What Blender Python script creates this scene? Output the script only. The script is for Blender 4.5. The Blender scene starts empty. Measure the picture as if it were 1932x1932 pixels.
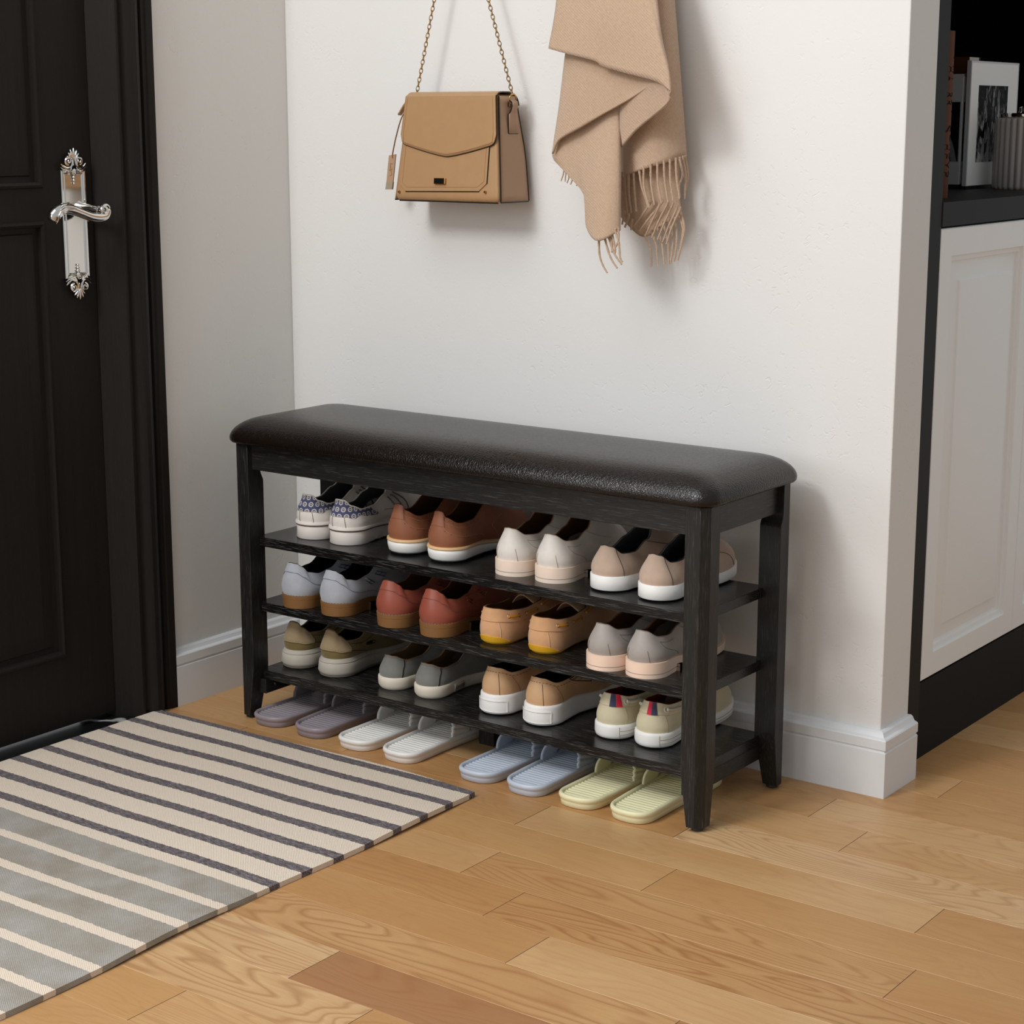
import bpy, bmesh, math, random
from math import sin, cos, pi, sqrt, radians
from mathutils import Vector, Matrix
random.seed(7)
SC = bpy.context.scene
COL = SC.collection
V = Vector

# ------------------------------------------------------------------ helpers
def tag(o, label=None, cat=None, group=None, kind=None):
    if label: o['label'] = label
    if cat: o['category'] = cat
    if group: o['group'] = group
    if kind: o['kind'] = kind
    return o

def empty(name, loc=(0, 0, 0), label=None, cat=None, group=None, kind=None):
    o = bpy.data.objects.new(name, None)
    o.empty_display_size = .05
    COL.objects.link(o)
    o.location = loc
    return tag(o, label, cat, group, kind)

class MB:
    """collects vertices and faces of one mesh"""
    def __init__(s, loc=(0, 0, 0)):
        s.v = []; s.f = []; s.o = V(loc)
    def add(s, vs, fs):
        n = len(s.v)
        s.v += [V(p) for p in vs]
        s.f += [tuple(i + n for i in f) for f in fs]
        return s
    def box(s, a, b):
        x0, y0, z0 = a; x1, y1, z1 = b
        return s.add([(x0,y0,z0),(x1,y0,z0),(x1,y1,z0),(x0,y1,z0),(x0,y0,z1),(x1,y0,z1),(x1,y1,z1),(x0,y1,z1)],
                     [(0,3,2,1),(4,5,6,7),(0,1,5,4),(1,2,6,5),(2,3,7,6),(3,0,4,7)])
    def loft(s, rings, closed=True, cap0=False, cap1=False):
        m = len(rings[0]); n0 = len(s.v)
        for r in rings: s.v += [V(p) for p in r]
        for i in range(len(rings) - 1):
            for j in range(m if closed else m - 1):
                k = (j + 1) % m
                s.f.append((n0 + i*m + j, n0 + i*m + k, n0 + (i+1)*m + k, n0 + (i+1)*m + j))
        if cap0: s.f.append(tuple(n0 + j for j in range(m))[::-1])
        if cap1: s.f.append(tuple(n0 + (len(rings)-1)*m + j for j in range(m)))
        return s
    def tube(s, pts, r, n=8, closed=False, flat=1.0):
        pts = [V(p) for p in pts]; N = len(pts)
        rr = r if isinstance(r, (list, tuple)) else [r] * N
        up = V((0, 0, 1)); rings = []; pn = None
        for i, p in enumerate(pts):
            if closed: t = pts[(i+1) % N] - pts[i-1]
            else: t = pts[min(i+1, N-1)] - pts[max(i-1, 0)]
            if t.length < 1e-9: t = V((0, 0, 1))
            t.normalize()
            if pn is None:
                q = up if abs(t.dot(up)) < .9 else V((1, 0, 0))
                a = (q - t * q.dot(t)).normalized()
            else:
                a = pn - t * pn.dot(t)
                a = a.normalized() if a.length > 1e-6 else t.orthogonal().normalized()
            pn = a; b = t.cross(a)
            rings.append([p + (a * cos(2*pi*k/n) * flat + b * sin(2*pi*k/n)) * rr[i] for k in range(n)])
        if closed: rings.append(rings[0])
        return s.loft(rings, True, not closed, not closed)
    def ell(s, c, r, n=12, m=8, rot=None):
        c = V(c); rings = []
        for i in range(m + 1):
            th = pi * i / m
            ring = []
            for j in range(n):
                p = V((r[0]*sin(th)*cos(2*pi*j/n), r[1]*sin(th)*sin(2*pi*j/n), -r[2]*cos(th)))
                if rot: p = rot @ p
                ring.append(c + p)
            rings.append(ring)
        return s.loft(rings)
    def grid(s, rows):
        return s.loft(rows, closed=False)
    def prism(s, poly, axis, a, b):
        """extrude a 2D polygon along axis between a and b"""
        def mk(p, t):
            return {'x': (t, p[0], p[1]), 'y': (p[0], t, p[1]), 'z': (p[0], p[1], t)}[axis]
        return s.loft([[mk(p, a) for p in poly], [mk(p, b) for p in poly]], True, True, True)
    def build(s, name, mat, parent=None, smooth=True, bevel=0, seg=2, solid=0, sub=0, off=0, angle=40):
        me = bpy.data.meshes.new(name)
        me.from_pydata([tuple(p - s.o) for p in s.v], [], s.f)
        bm = bmesh.new(); bm.from_mesh(me)
        bmesh.ops.remove_doubles(bm, verts=bm.verts, dist=1e-6)
        bmesh.ops.recalc_face_normals(bm, faces=bm.faces)
        bm.to_mesh(me); bm.free()
        o = bpy.data.objects.new(name, me)
        COL.objects.link(o)
        if mat: me.materials.append(mat)
        if parent: o.parent = parent
        else: o.location = s.o
        if solid:
            m = o.modifiers.new('s', 'SOLIDIFY'); m.thickness = solid; m.offset = off
        if bevel:
            m = o.modifiers.new('b', 'BEVEL'); m.width = bevel; m.segments = seg; m.limit_method = 'ANGLE'
            m.angle_limit = radians(35)
        if sub:
            m = o.modifiers.new('u', 'SUBSURF'); m.levels = sub; m.render_levels = sub
        if smooth:
            for p in me.polygons: p.use_smooth = True
            if not sub:
                try: me.set_sharp_from_angle(angle=radians(angle))
                except Exception: pass
        return o

def lerp(a, b, t): return a + (b - a) * t
def sstep(a, b, x):
    t = max(0, min(1, (x - a) / (b - a))); return t*t*(3 - 2*t)
def interp(tab, x):
    if x <= tab[0][0]: return tab[0][1]
    for (x0, y0), (x1, y1) in zip(tab, tab[1:]):
        if x <= x1:
            t = (x - x0) / (x1 - x0); t = t*t*(3 - 2*t)
            return y0 + (y1 - y0) * t
    return tab[-1][1]
def crom(P, n):
    """resample control points with a Catmull-Rom curve to n points"""
    P = [V(p) for p in P]
    if len(P) == 2: return [P[0].lerp(P[1], i/(n-1)) for i in range(n)]
    Q = [P[0]*2 - P[1]] + P + [P[-1]*2 - P[-2]]
    out = []; m = len(P) - 1
    for i in range(n):
        t = i/(n-1)*m; k = min(int(t), m-1); t -= k
        a, b, c, d = Q[k:k+4]
        out.append(.5*((2*b) + (c-a)*t + (2*a-5*b+4*c-d)*t*t + (3*b-a-3*c+d)*t**3))
    return out

# ------------------------------------------------------------------ materials
def lin(c, k=1.0):
    def f(x):
        x /= 255.0
        return x/12.92 if x <= .04045 else ((x+.055)/1.055)**2.4
    return (f(c[0])*k, f(c[1])*k, f(c[2])*k, 1)
class NT:
    def __init__(s, name):
        s.m = bpy.data.materials.new(name); s.m.use_nodes = True
        s.t = s.m.node_tree; s.b = s.t.nodes['Principled BSDF']
    def n(s, typ, **kw):
        o = s.t.nodes.new(typ)
        for k, v in kw.items():
            if k in o.inputs.keys() if isinstance(k, str) else False: o.inputs[k].default_value = v
            else: setattr(o, k, v)
        return o
    def l(s, a, b): s.t.links.new(a, b)
    def val(s, node, name, v):
        if hasattr(v, 'links'): s.l(v, node.inputs[name])
        else: node.inputs[name].default_value = v
    def math(s, op, a, b=0.0, c=None):
        o = s.t.nodes.new('ShaderNodeMath'); o.operation = op
        for i, x in enumerate((a, b) if c is None else (a, b, c)):
            if hasattr(x, 'links'): s.l(x, o.inputs[i])
            else: o.inputs[i].default_value = x
        return o.outputs[0]
    def mix(s, f, a, b):
        o = s.t.nodes.new('ShaderNodeMix'); o.data_type = 'RGBA'
        for i, x in ((0, f), (6, a), (7, b)):
            if hasattr(x, 'links'): s.l(x, o.inputs[i])
            else: o.inputs[i].default_value = x
        return o.outputs[2]
    def coords(s, scale=(1, 1, 1), kind='Object'):
        tc = s.n('ShaderNodeTexCoord'); mp = s.n('ShaderNodeMapping')
        mp.inputs['Scale'].default_value = scale
        s.l(tc.outputs[kind], mp.inputs['Vector'])
        return mp.outputs[0]
    def noise(s, vec, scale, detail=4, rough=.55, dist=0):
        o = s.n('ShaderNodeTexNoise')
        s.l(vec, o.inputs['Vector']); o.inputs['Scale'].default_value = scale
        o.inputs['Detail'].default_value = detail; o.inputs['Roughness'].default_value = rough
        o.inputs['Distortion'].default_value = dist
        return o.outputs['Fac']
    def ramp(s, f, *stops):
        o = s.n('ShaderNodeValToRGB'); e = o.color_ramp.elements
        while len(e) < len(stops): e.new(.5)
        for el, (p, c) in zip(e, stops):
            el.position = p; el.color = c if len(c) == 4 else (*c, 1)
        s.l(f, o.inputs[0]); return o.outputs[0]
    def bump(s, h, strength=.3, dist=.001):
        o = s.n('ShaderNodeBump'); o.inputs['Strength'].default_value = strength
        o.inputs['Distance'].default_value = dist
        s.l(h, o.inputs['Height']); s.l(o.outputs[0], s.b.inputs['Normal'])
    def base(s, c, rough=.5, metal=0, spec=.5):
        s.val(s.b, 'Base Color', c); s.val(s.b, 'Roughness', rough)
        s.val(s.b, 'Metallic', metal); s.val(s.b, 'Specular IOR Level', spec)
        return s

def mat(name, c, rough=.5, metal=0, spec=.5, k=1.0, bump=None, var=None, sheen=0):
    """plain procedural material: colour with soft mottling and a fine bump"""
    t = NT(name); c = lin(c, k)
    if var:
        f = t.noise(t.coords(), var[0], 5)
        d = tuple(x*(1-var[1]) for x in c[:3]) + (1,); e = tuple(min(1, x*(1+var[1])) for x in c[:3]) + (1,)
        cc = t.ramp(f, (.3, d), (.7, e))
    else: cc = c
    t.base(cc, rough, metal, spec)
    if bump: t.bump(t.noise(t.coords(), bump[0], 6, .6), bump[1], bump[2] if len(bump) > 2 else .0006)
    if sheen: t.val(t.b, 'Sheen Weight', sheen)
    return t.m

def plaster(name, c, k=1.0):
    t = NT(name)
    co = t.coords()
    a = t.noise(co, 34, 6, .62, .6); b = t.noise(co, 150, 3)
    mk = t.noise(co, 5.5, 3)
    pit = t.ramp(t.noise(co, 75, 2, .5, 1.2), (.62, (0, 0, 0)), (.72, (1, 1, 1)))
    m = t.ramp(mk, (.42, (.12, .12, .12)), (.62, (1, 1, 1)))
    h = t.math('ADD', t.math('MULTIPLY', a, .3), t.math('MULTIPLY', b, .15))
    h = t.math('SUBTRACT', h, t.math('MULTIPLY', t.math('MULTIPLY', pit, m), .55))
    t.base(lin(c, k), .82, 0, .25); t.bump(h, .34, .0028)
    return t.m
def blackwood(name, axis, c=(38, 37, 35), k=.62, hi=.10, rough=.38, spec=.35, fine=1.0):
    """black stained open-pore wood, grain along the given axis"""
    t = NT(name)
    sc = [70*fine, 70*fine, 70*fine]; sc['xyz'.index(axis)] = 2.0
    s2 = [800*fine, 800*fine, 800*fine]; s2['xyz'.index(axis)] = 30
    f = t.noise(t.coords(sc), 1, 5, .6, .7); g = t.noise(t.coords(s2), 1, 3, .6, .2)
    streak = t.ramp(g, (.55, (0, 0, 0)), (.70, (1, 1, 1)))
    b = lin(c, k)
    cc = t.mix(f, tuple(x*.72 for x in b[:3]) + (1,), tuple(x*1.25 for x in b[:3]) + (1,))
    cc = t.mix(t.math('MULTIPLY', streak, .42), cc, (hi, hi*.98, hi*.94, 1))
    t.base(cc, rough, 0, spec)
    t.bump(t.math('ADD', t.math('MULTIPLY', f, .4), t.math('MULTIPLY', g, .6)), .35, .0007)
    return t.m

M = {}
M['wall'] = plaster('wall_plaster', (226, 224, 221))
M['wall_left'] = plaster('wall_plaster_left', (222, 219, 214))
M['trim'] = mat('white_trim_paint', (224, 225, 226), .42, spec=.4)
M['wx'] = blackwood('black_wood_x', 'x'); M['wy'] = blackwood('black_wood_y', 'y', c=(40, 39, 37)); M['wz'] = blackwood('black_wood_z', 'z')
M['shelf'] = blackwood('black_shelf_wood', 'x', c=(26, 25, 24), rough=.19, hi=.22, spec=.30)
M['door'] = blackwood('dark_door_wood', 'z', c=(36, 32, 29), k=.85, hi=.025, rough=.5, spec=.14, fine=1.4)
M['chrome'] = mat('chrome', (222, 219, 214), .07, 1.0)
M['steel'] = mat('bolt_steel', (70, 72, 72), .3, 1.0)
M['rubber'] = mat('rubber_pad', (34, 36, 38), .6)
M['marble'] = None
def _marble():
    t = NT('black_marble'); co = t.coords()
    w = t.n('ShaderNodeTexWave'); w.wave_type = 'BANDS'; w.bands_direction = 'DIAGONAL'
    w.inputs['Scale'].default_value = 1.1; w.inputs['Distortion'].default_value = 9; w.inputs['Detail'].default_value = 5
    w.inputs['Detail Scale'].default_value = 2.2
    t.l(co, w.inputs['Vector'])
    v = t.ramp(w.outputs['Fac'], (.0, (.006, .006, .006)), (.985, (.008, .008, .008)), (.9985, (.45, .45, .43)))
    t.base(v, .22, 0, .25); return t.m
M['marble'] = _marble()
def _floor():
    t = NT('oak_planks')
    at = t.n('ShaderNodeAttribute'); at.attribute_name = 'plank'
    sp = t.n('ShaderNodeSeparateColor'); t.l(at.outputs['Color'], sp.inputs[0])
    r, g, b = sp.outputs
    tc = t.n('ShaderNodeTexCoord'); xy = t.n('ShaderNodeSeparateXYZ'); t.l(tc.outputs['Object'], xy.inputs[0])
    def vec(sx, sy, amp):
        c = t.n('ShaderNodeCombineXYZ')
        t.l(t.math('ADD', t.math('MULTIPLY', xy.outputs[0], sx), t.math('MULTIPLY', g, amp)), c.inputs[0])
        t.l(t.math('ADD', t.math('MULTIPLY', xy.outputs[1], sy), t.math('MULTIPLY', b, amp)), c.inputs[1])
        t.l(t.math('MULTIPLY', g, 17.0), c.inputs[2]); return c.outputs[0]
    # cathedral figure: contour lines of a stretched noise field
    f = t.noise(vec(1.7, 9, 31), 1, 2, .45, .25)
    ring = t.math('FRACT', t.math('MULTIPLY', f, 24.0))
    ring = t.ramp(ring, (0, (1, 1, 1)), (.2, (.25, .25, .25)), (.72, (0, 0, 0)), (1, (1, 1, 1)))
    fine = t.noise(vec(9, 240, 50), 1, 4, .65)
    pore = t.ramp(t.noise(vec(22, 520, 70), 1, 2, .5), (.55, (0, 0, 0)), (.72, (1, 1, 1)))
    blot = t.noise(vec(2.2, 6, 11), 1, 3, .5)
    base = t.ramp(r, (0, lin((163, 120, 82))), (.08, lin((158, 122, 90))), (.12, lin((186, 141, 90))), (.5, lin((198, 157, 106))), (.85, lin((209, 172, 124))), (1, lin((220, 188, 144))))
    col = t.mix(t.math('MULTIPLY', ring, t.math('MULTIPLY', t.math('ADD', b, .15), .55)), base, lin((138, 84, 42)))
    col = t.mix(t.math('MULTIPLY', fine, .38), col, lin((166, 112, 64)))
    col = t.mix(t.math('MULTIPLY', pore, .16), col, lin((120, 74, 38)))
    dk = t.ramp(blot, (.35, (0, 0, 0)), (.75, (1, 1, 1)))
    col = t.mix(t.math('MULTIPLY', dk, .38), col, lin((164, 110, 60)))
    col = t.mix(t.math('MULTIPLY', t.math('SUBTRACT', 1.0, at.outputs['Alpha']), .8), col, lin((46, 28, 16)))
    t.base(col, t.math('ADD', .30, t.math('MULTIPLY', fine, .14)), 0, .42)
    t.bump(t.math('SUBTRACT', t.math('MULTIPLY', fine, .4), t.math('MULTIPLY', pore, .6)), .12, .0005)
    return t.m
M['floor'] = _floor()
def _rug():
    t = NT('striped_rug')
    tc = t.n('ShaderNodeTexCoord'); xy = t.n('ShaderNodeSeparateXYZ'); t.l(tc.outputs['Object'], xy.inputs[0])
    n1 = t.noise(t.coords((3, 3, 3)), 1, 2); n2 = t.noise(t.coords((160, 160, 160)), 1, 2)
    y = t.math('ADD', xy.outputs[1], t.math('MULTIPLY', t.math('SUBTRACT', n1, .5), .012))
    y = t.math('ADD', y, t.math('MULTIPLY', t.math('SUBTRACT', n2, .5), .006))
    def stripe(y, c, pitch, half):
        u = t.math('DIVIDE', t.math('SUBTRACT', y, c), pitch)
        u = t.math('ABSOLUTE', t.math('SUBTRACT', u, t.math('ROUND', u)))
        return t.math('LESS_THAN', u, half/pitch)
    isA = t.math('GREATER_THAN', y, -.956)
    dark = stripe(y, -.439, .0708, .0112)
    cream2 = stripe(y, -1.0466, .0836, .0105)
    wv = t.n('ShaderNodeTexWave'); wv.bands_direction = 'DIAGONAL'; wv.inputs['Scale'].default_value = 170; wv.inputs['Distortion'].default_value = 2
    t.l(t.coords(), wv.inputs['Vector'])
    f1 = t.noise(t.coords((420, 420, 420)), 1, 3, .7); f2 = t.noise(t.coords((90, 600, 300)), 1, 3, .7)
    f3 = t.noise(t.coords((14, 14, 14)), 1, 4); f4 = t.noise(t.coords((300, 300, 300)), 1, 3, .7)
    cream = t.mix(f1, lin((214, 197, 177)), lin((236, 222, 206)))
    cream = t.mix(t.math('MULTIPLY', wv.outputs['Fac'], .25), cream, lin((196, 178, 158)))
    dk = t.ramp(f2, (.3, lin((66, 60, 62))), (.5, lin((106, 98, 100))), (.72, lin((158, 150, 150))))
    gy = t.mix(t.ramp(f3, (.3, (0, 0, 0)), (.7, (1, 1, 1))), lin((156, 147, 134)), lin((182, 179, 174)))
    gy = t.mix(t.math('MULTIPLY', f4, .6), gy, lin((128, 120, 108)))
    A = t.mix(dark, cream, dk); B = t.mix(cream2, gy, cream)
    t.base(t.mix(isA, B, A), .95, 0, .1)
    h = t.math('ADD', t.math('MULTIPLY', f4, .6), t.math('MULTIPLY', wv.outputs['Fac'], .35))
    t.bump(h, .6, .0022)
    return t.m
M['rug'] = _rug()
def _cushion():
    t = NT('black_brown_leather'); co = t.coords()
    vo = t.n('ShaderNodeTexVoronoi'); vo.feature = 'DISTANCE_TO_EDGE'; vo.inputs['Scale'].default_value = 210
    cc = t.n('ShaderNodeVectorMath'); cc.operation = 'ADD'
    nz = t.n('ShaderNodeTexNoise'); nz.inputs['Scale'].default_value = 120; t.l(co, nz.inputs['Vector'])
    sc = t.n('ShaderNodeVectorMath'); sc.operation = 'SCALE'; sc.inputs['Scale'].default_value = .006
    t.l(nz.outputs['Color'], sc.inputs[0]); t.l(co, cc.inputs[0]); t.l(sc.outputs[0], cc.inputs[1])
    t.l(cc.outputs[0], vo.inputs['Vector'])
    h = t.ramp(vo.outputs['Distance'], (0, (0, 0, 0)), (.22, (1, 1, 1)))
    t.base(lin((40, 28, 22), .36), .27, 0, .38); t.bump(h, .34, .0007)
    return t.m
M['cushion'] = _cushion()
def _scarf():
    t = NT('camel_wool'); co = t.coords()
    a = t.noise(co, 260, 4, .7); w = t.n('ShaderNodeTexWave'); w.bands_direction = 'DIAGONAL'
    w.inputs['Scale'].default_value = 120; w.inputs['Distortion'].default_value = 3; t.l(co, w.inputs['Vector'])
    c = t.mix(a, lin((168, 140, 115)), lin((201, 174, 150)))
    t.base(c, .95, 0, .1); t.val(t.b, 'Sheen Weight', .35); t.val(t.b, 'Sheen Roughness', .5)
    t.bump(t.math('ADD', t.math('MULTIPLY', a, .7), t.math('MULTIPLY', w.outputs['Fac'], .35)), .55, .0016)
    return t.m
M['scarf'] = _scarf()
M['bag'] = mat('camel_leather', (170, 133, 93), .45, spec=.35, bump=(900, .12, .0003), var=(60, .03))
M['bag_side'] = mat('taupe_leather', (176, 143, 116), .55, spec=.3, bump=(900, .12, .0003))
M['bag_edge'] = mat('black_edge_paint', (18, 19, 21), .35)
M['stitch'] = mat('tan_thread', (160, 112, 74), .8)
M['gold'] = mat('pale_gold', (196, 160, 104), .22, 1.0)
M['black_gloss'] = mat('black_plate', (22, 20, 20), .12)
M['tag_grey'] = mat('tag_tip', (160, 145, 122), .5)

def leather(name, c, rough=.42, k=1.05, spec=.4): return mat(name, c, rough, spec=spec, k=k, bump=(380, .10, .0004), var=(45, .05))
def suede(name, c, k=1.05): return mat(name, c, .9, spec=.12, k=k, bump=(700, .25, .0005), var=(28, .10), sheen=.25)
def rubber(name, c, rough=.5, k=1.05): return mat(name, c, rough, spec=.35, k=k, var=(30, .03))
M['lin_black'] = mat('black_lining', (24, 22, 21), .9, spec=.1)
M['lin_brown'] = mat('brown_lining', (112, 72, 38), .6, spec=.3)
M['lin_grey'] = mat('grey_lining', (92, 92, 90), .7, spec=.2)
M['lin_tan'] = mat('tan_lining', (140, 112, 82), .8, spec=.2)
M['lin_red'] = mat('red_plaid_lining', (120, 24, 26), .8, spec=.2, var=(60, .6))
M['dark_seam'] = mat('dark_seam', (62, 54, 48), .8)
M['blackrub'] = rubber('black_outsole', (26, 26, 27), .6)

# ------------------------------------------------------------------ the room
XL, XR, J, TB = -.1636, 1.2065, .1119, .02
HW = 2.5
# floor of oak planks; long edges run along x
def build_floor():
    joints = {0: 1.1605, 1: .55, 2: 1.025, 3: .7808, 4: 1.1005, 5: .834, 6: .961, 7: 1.083, 8: 1.37, 9: .871, 10: 1.0255, 11: .785, 12: 1.2, -1: .93, -2: 1.3, -3: 1.05}
    tones = {(9, 1): 0.03, (6, 1): .35, (8, 0): .62, (9, 0): .95, (10, 0): .9, (11, 0): .5, (5, 1): .5, (7, 0): .3, (2, 1): .95, (3, 0): .3}
    figs = {(6, 1): 1.0, (8, 0): .8, (9, 0): .75, (10, 0): .8, (5, 1): .75, (8, 1): .85, (2, 1): .7}
    vs, fs, att = [], [], []
    e = .0006; dz = .0006; Lp = .722
    rnd = random.Random(3)
    for k in range(-16, 33):
        y1 = -.0656 - .108*k; y0 = y1 - .108
        j0 = joints.get(k, rnd.uniform(0, Lp))
        n0 = math.floor((-.6 - j0)/Lp)
        for i in range(n0, n0 + 7):
            x0 = j0 + i*Lp; x1 = x0 + Lp
            if x0 > 3.6: break
            key = (k, i + 1)
            tone = tones.get(key, rnd.uniform(.16, .82)); fig = figs.get(key, rnd.uniform(.05, .5))
            if rnd.random() < .03 and key not in tones: tone = .05
            a = len(vs)
            vs += [(x0, y0, -dz), (x1, y0, -dz), (x1, y1, -dz), (x0, y1, -dz),
                   (x0+e, y0+e, 0), (x1-e, y0+e, 0), (x1-e, y1-e, 0), (x0+e, y1-e, 0)]
            fs += [(a+4, a+5, a+6, a+7), (a, a+1, a+5, a+4), (a+1, a+2, a+6, a+5), (a+2, a+3, a+7, a+6), (a+3, a, a+4, a+7)]
            c_ = (tone, rnd.random(), fig, 1); att += [c_]*8 + [(*c_[:3], 0)]*4 + [c_]*4 + [(*c_[:3], 0)]*4
    # slab under the planks
    a = len(vs)
    x0, x1, y0, y1 = -.75, 4.2, -3.7, 1.7
    vs += [(x0,y0,-.0012),(x1,y0,-.0012),(x1,y1,-.0012),(x0,y1,-.0012),(x0,y0,-.03),(x1,y0,-.03),(x1,y1,-.03),(x0,y1,-.03)]
    fs += [(a,a+1,a+2,a+3),(a+7,a+6,a+5,a+4),(a,a+4,a+5,a+1),(a+1,a+5,a+6,a+2),(a+2,a+6,a+7,a+3),(a+3,a+7,a+4,a)]
    att += [(.3, .5, .1, 1)] * 24
    me = bpy.data.meshes.new('floor'); me.from_pydata(vs, [], fs)
    ca = me.color_attributes.new('plank', 'FLOAT_COLOR', 'CORNER')
    for d, c in zip(ca.data, att): d.color = c
    me.materials.append(M['floor'])
    o = bpy.data.objects.new('floor', me); COL.objects.link(o)
    tag(o, 'warm oak plank floor', 'floor', kind='structure')
build_floor()

def wall(name, boxes, m):
    b = MB()
    for a, c in boxes: b.box(a, c)
    return tag(b.build(name, m, smooth=False, bevel=.002 if name == 'wall_back' else 0), kind='structure')
wall('wall_back', [((XL, 0, 0), (XR, J, HW))], M['wall'])
JY = -.474; DY = -1.404                 # door opening from JY to DY
wall('wall_left', [((XL-.14, JY-.0, 0), (XL, J, HW)), ((XL-.14, DY, 2.06), (XL, JY, HW)), ((XL-.14, DY-.42, 0), (XL, DY, HW))], M['wall_left'])

# baseboards: one moulded profile swept along the wall
BBP = [(0, 0), (.020, 0), (.020, .0815), (.0172, .0835), (.0172, .0855), (.020, .0875), (.020, .1035), (.0185, .1055), (.0135, .1075),
       (.011, .111), (.0095, .1145), (.006, .117), (0, .117)]
def baseboard(name, path, nrm):
    """path: corner points; nrm: outward offset direction at each point (mitred)"""
    b = MB(); rings = []
    for p, n in zip(path, nrm):
        rings.append([V((p[0] + n[0]*a, p[1] + n[1]*a, z)) for a, z in BBP])
    b.loft(rings, True, True, True)
    return tag(b.build(name, M['trim'], angle=25), kind='structure')
baseboard('baseboard_back', [(XL, 0), (XR, 0), (XR, J)], [(1, -1), (1, -1), (1, 0)])
baseboard('baseboard_left', [(XL, -.3815), (XL, 0)], [(1, 0), (1, -1)])

# door casing and jamb
b = MB()
def casing_profile(s, y0):  # x height above the wall, y going away from the opening
    return [(XL-.14, y0-.0265*s), (XL-.030, y0-.0265*s), (XL+.0185, y0), (XL+.0197, y0+.001*s), (XL+.0197, y0+.006*s), (XL+.010, y0+.010*s), (XL+.012, y0+.016*s), (XL+.021, y0+.024*s), (XL+.0265, y0+.034*s),
            (XL+.0265, y0+.044*s), (XL+.021, y0+.055*s), (XL+.012, y0+.062*s), (XL+.0105, y0+.066*s), (XL+.0155, y0+.068*s), (XL+.0155, y0+.076*s),
            (XL+.018, y0+.078*s), (XL+.0195, y0+.0925*s), (XL, y0+.0925*s), (XL, y0+.002*s), (XL-.14, y0+.002*s)]
for s, y0 in ((1, JY), (-1, DY)):
    pr = casing_profile(s, y0)
    b.loft([[V((x, y, 0)) for x, y in pr], [V((x, y, 2.05)) for x, y in pr]], True, True, True)
b.box((XL-.14, DY-.0925, 2.05), (XL+.0197, JY+.0925, 2.14))
tag(b.build('trim_1', M['door'], angle=25), 'dark fluted door casing on the left wall', 'door frame', kind='structure')
b = MB(); b.box((XL-.14, DY, -.02), (XL+.006, JY-.0, .003))
tag(b.build('trim_2', M['marble'], smooth=False), 'black marble threshold slab with white veins under the door', 'threshold', kind='structure')

# panelled faces
def nested(mb, x0, rects, sgn=1):
    """rects: (y0,y1,z0,z1,dx) rings from the outside in, last one is filled"""
    rings = [[V((x0 + d*sgn, a, c)), V((x0 + d*sgn, bb, c)), V((x0 + d*sgn, bb, e)), V((x0 + d*sgn, a, e))] for a, bb, c, e, d in rects]
    mb.loft(rings, True, False, True)
def inset(r, d, x): return (r[0]+d, r[1]-d, r[2]+d, r[3]-d, x)
DX = -.195
b = MB((DX, DY, .0145))
yb, ya = DY + .0275, JY - .0275
zm = 1.005
for region, pan in (((yb, ya, zm, 2.045), (-1.260, -.618, 1.035, 1.93)), ((yb, ya, .0145, zm), (-1.260, -.618, .153, .976))):
    nested(b, DX, [(*region, 0), inset(pan, 0, 0), inset(pan, .0015, .0045), inset(pan, .006, .006), inset(pan, .0105, .0035), inset(pan, .012, -.006),
                   inset(pan, .0215, -.0075), inset(pan, .0235, -.0045), inset(pan, .026, -.004), inset(pan, .05, .001), inset(pan, .052, .001)])
b.loft([[V((DX, yb, .0145)), V((DX, ya, .0145)), V((DX, ya, 2.045)), V((DX, yb, 2.045))], [V((DX-.042, yb, .0145)), V((DX-.042, ya, .0145)), V((DX-.042, ya, 2.045)), V((DX-.042, yb, 2.045))]], True, False, True)
door = tag(b.build('door_1', M['door'], angle=25), 'dark brown panelled entrance door with ornate chrome handle', 'door', kind='structure')
DO = V((DX, DY, .0145))
# chrome handle set (built on the door's own origin)
PYC, PZ0, PZ1 = -.5507, .8685, 1.0665
HB = DX + .004
def hb(): return MB(DO)
b = hb()
w = .0285
def ring(dy, dz, x): return [V((x, PYC-w+dy, PZ0+dz)), V((x, PYC+w-dy, PZ0+dz)), V((x, PYC+w-dy, PZ1-dz)), V((x, PYC-w+dy, PZ1-dz))]
b.loft([ring(0, 0, HB-.004), ring(0, 0, HB+.003), ring(.0015, .0015, HB+.005), ring(.004, .004, HB+.005), ring(.0055, .0055, HB+.003), ring(.008, .008, HB+.0045), ring(.010, .010, HB+.0025)], True, True, True)
plate = b.build('escutcheon', M['chrome'], door, angle=30); plate['label'] = 'chrome handle plate with scrolled ends'
def spiral(c, r0, turns, sx, sz, n=26, a0=0):
    pts = []
    for i in range(n):
        t = i/(n-1); a = a0 + turns*2*pi*t; r = r0*(1-.82*t)
        pts.append((HB+.006+.003*t, c[0] + sx*r*cos(a), c[1] + sz*r*sin(a)))
    return pts
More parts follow.
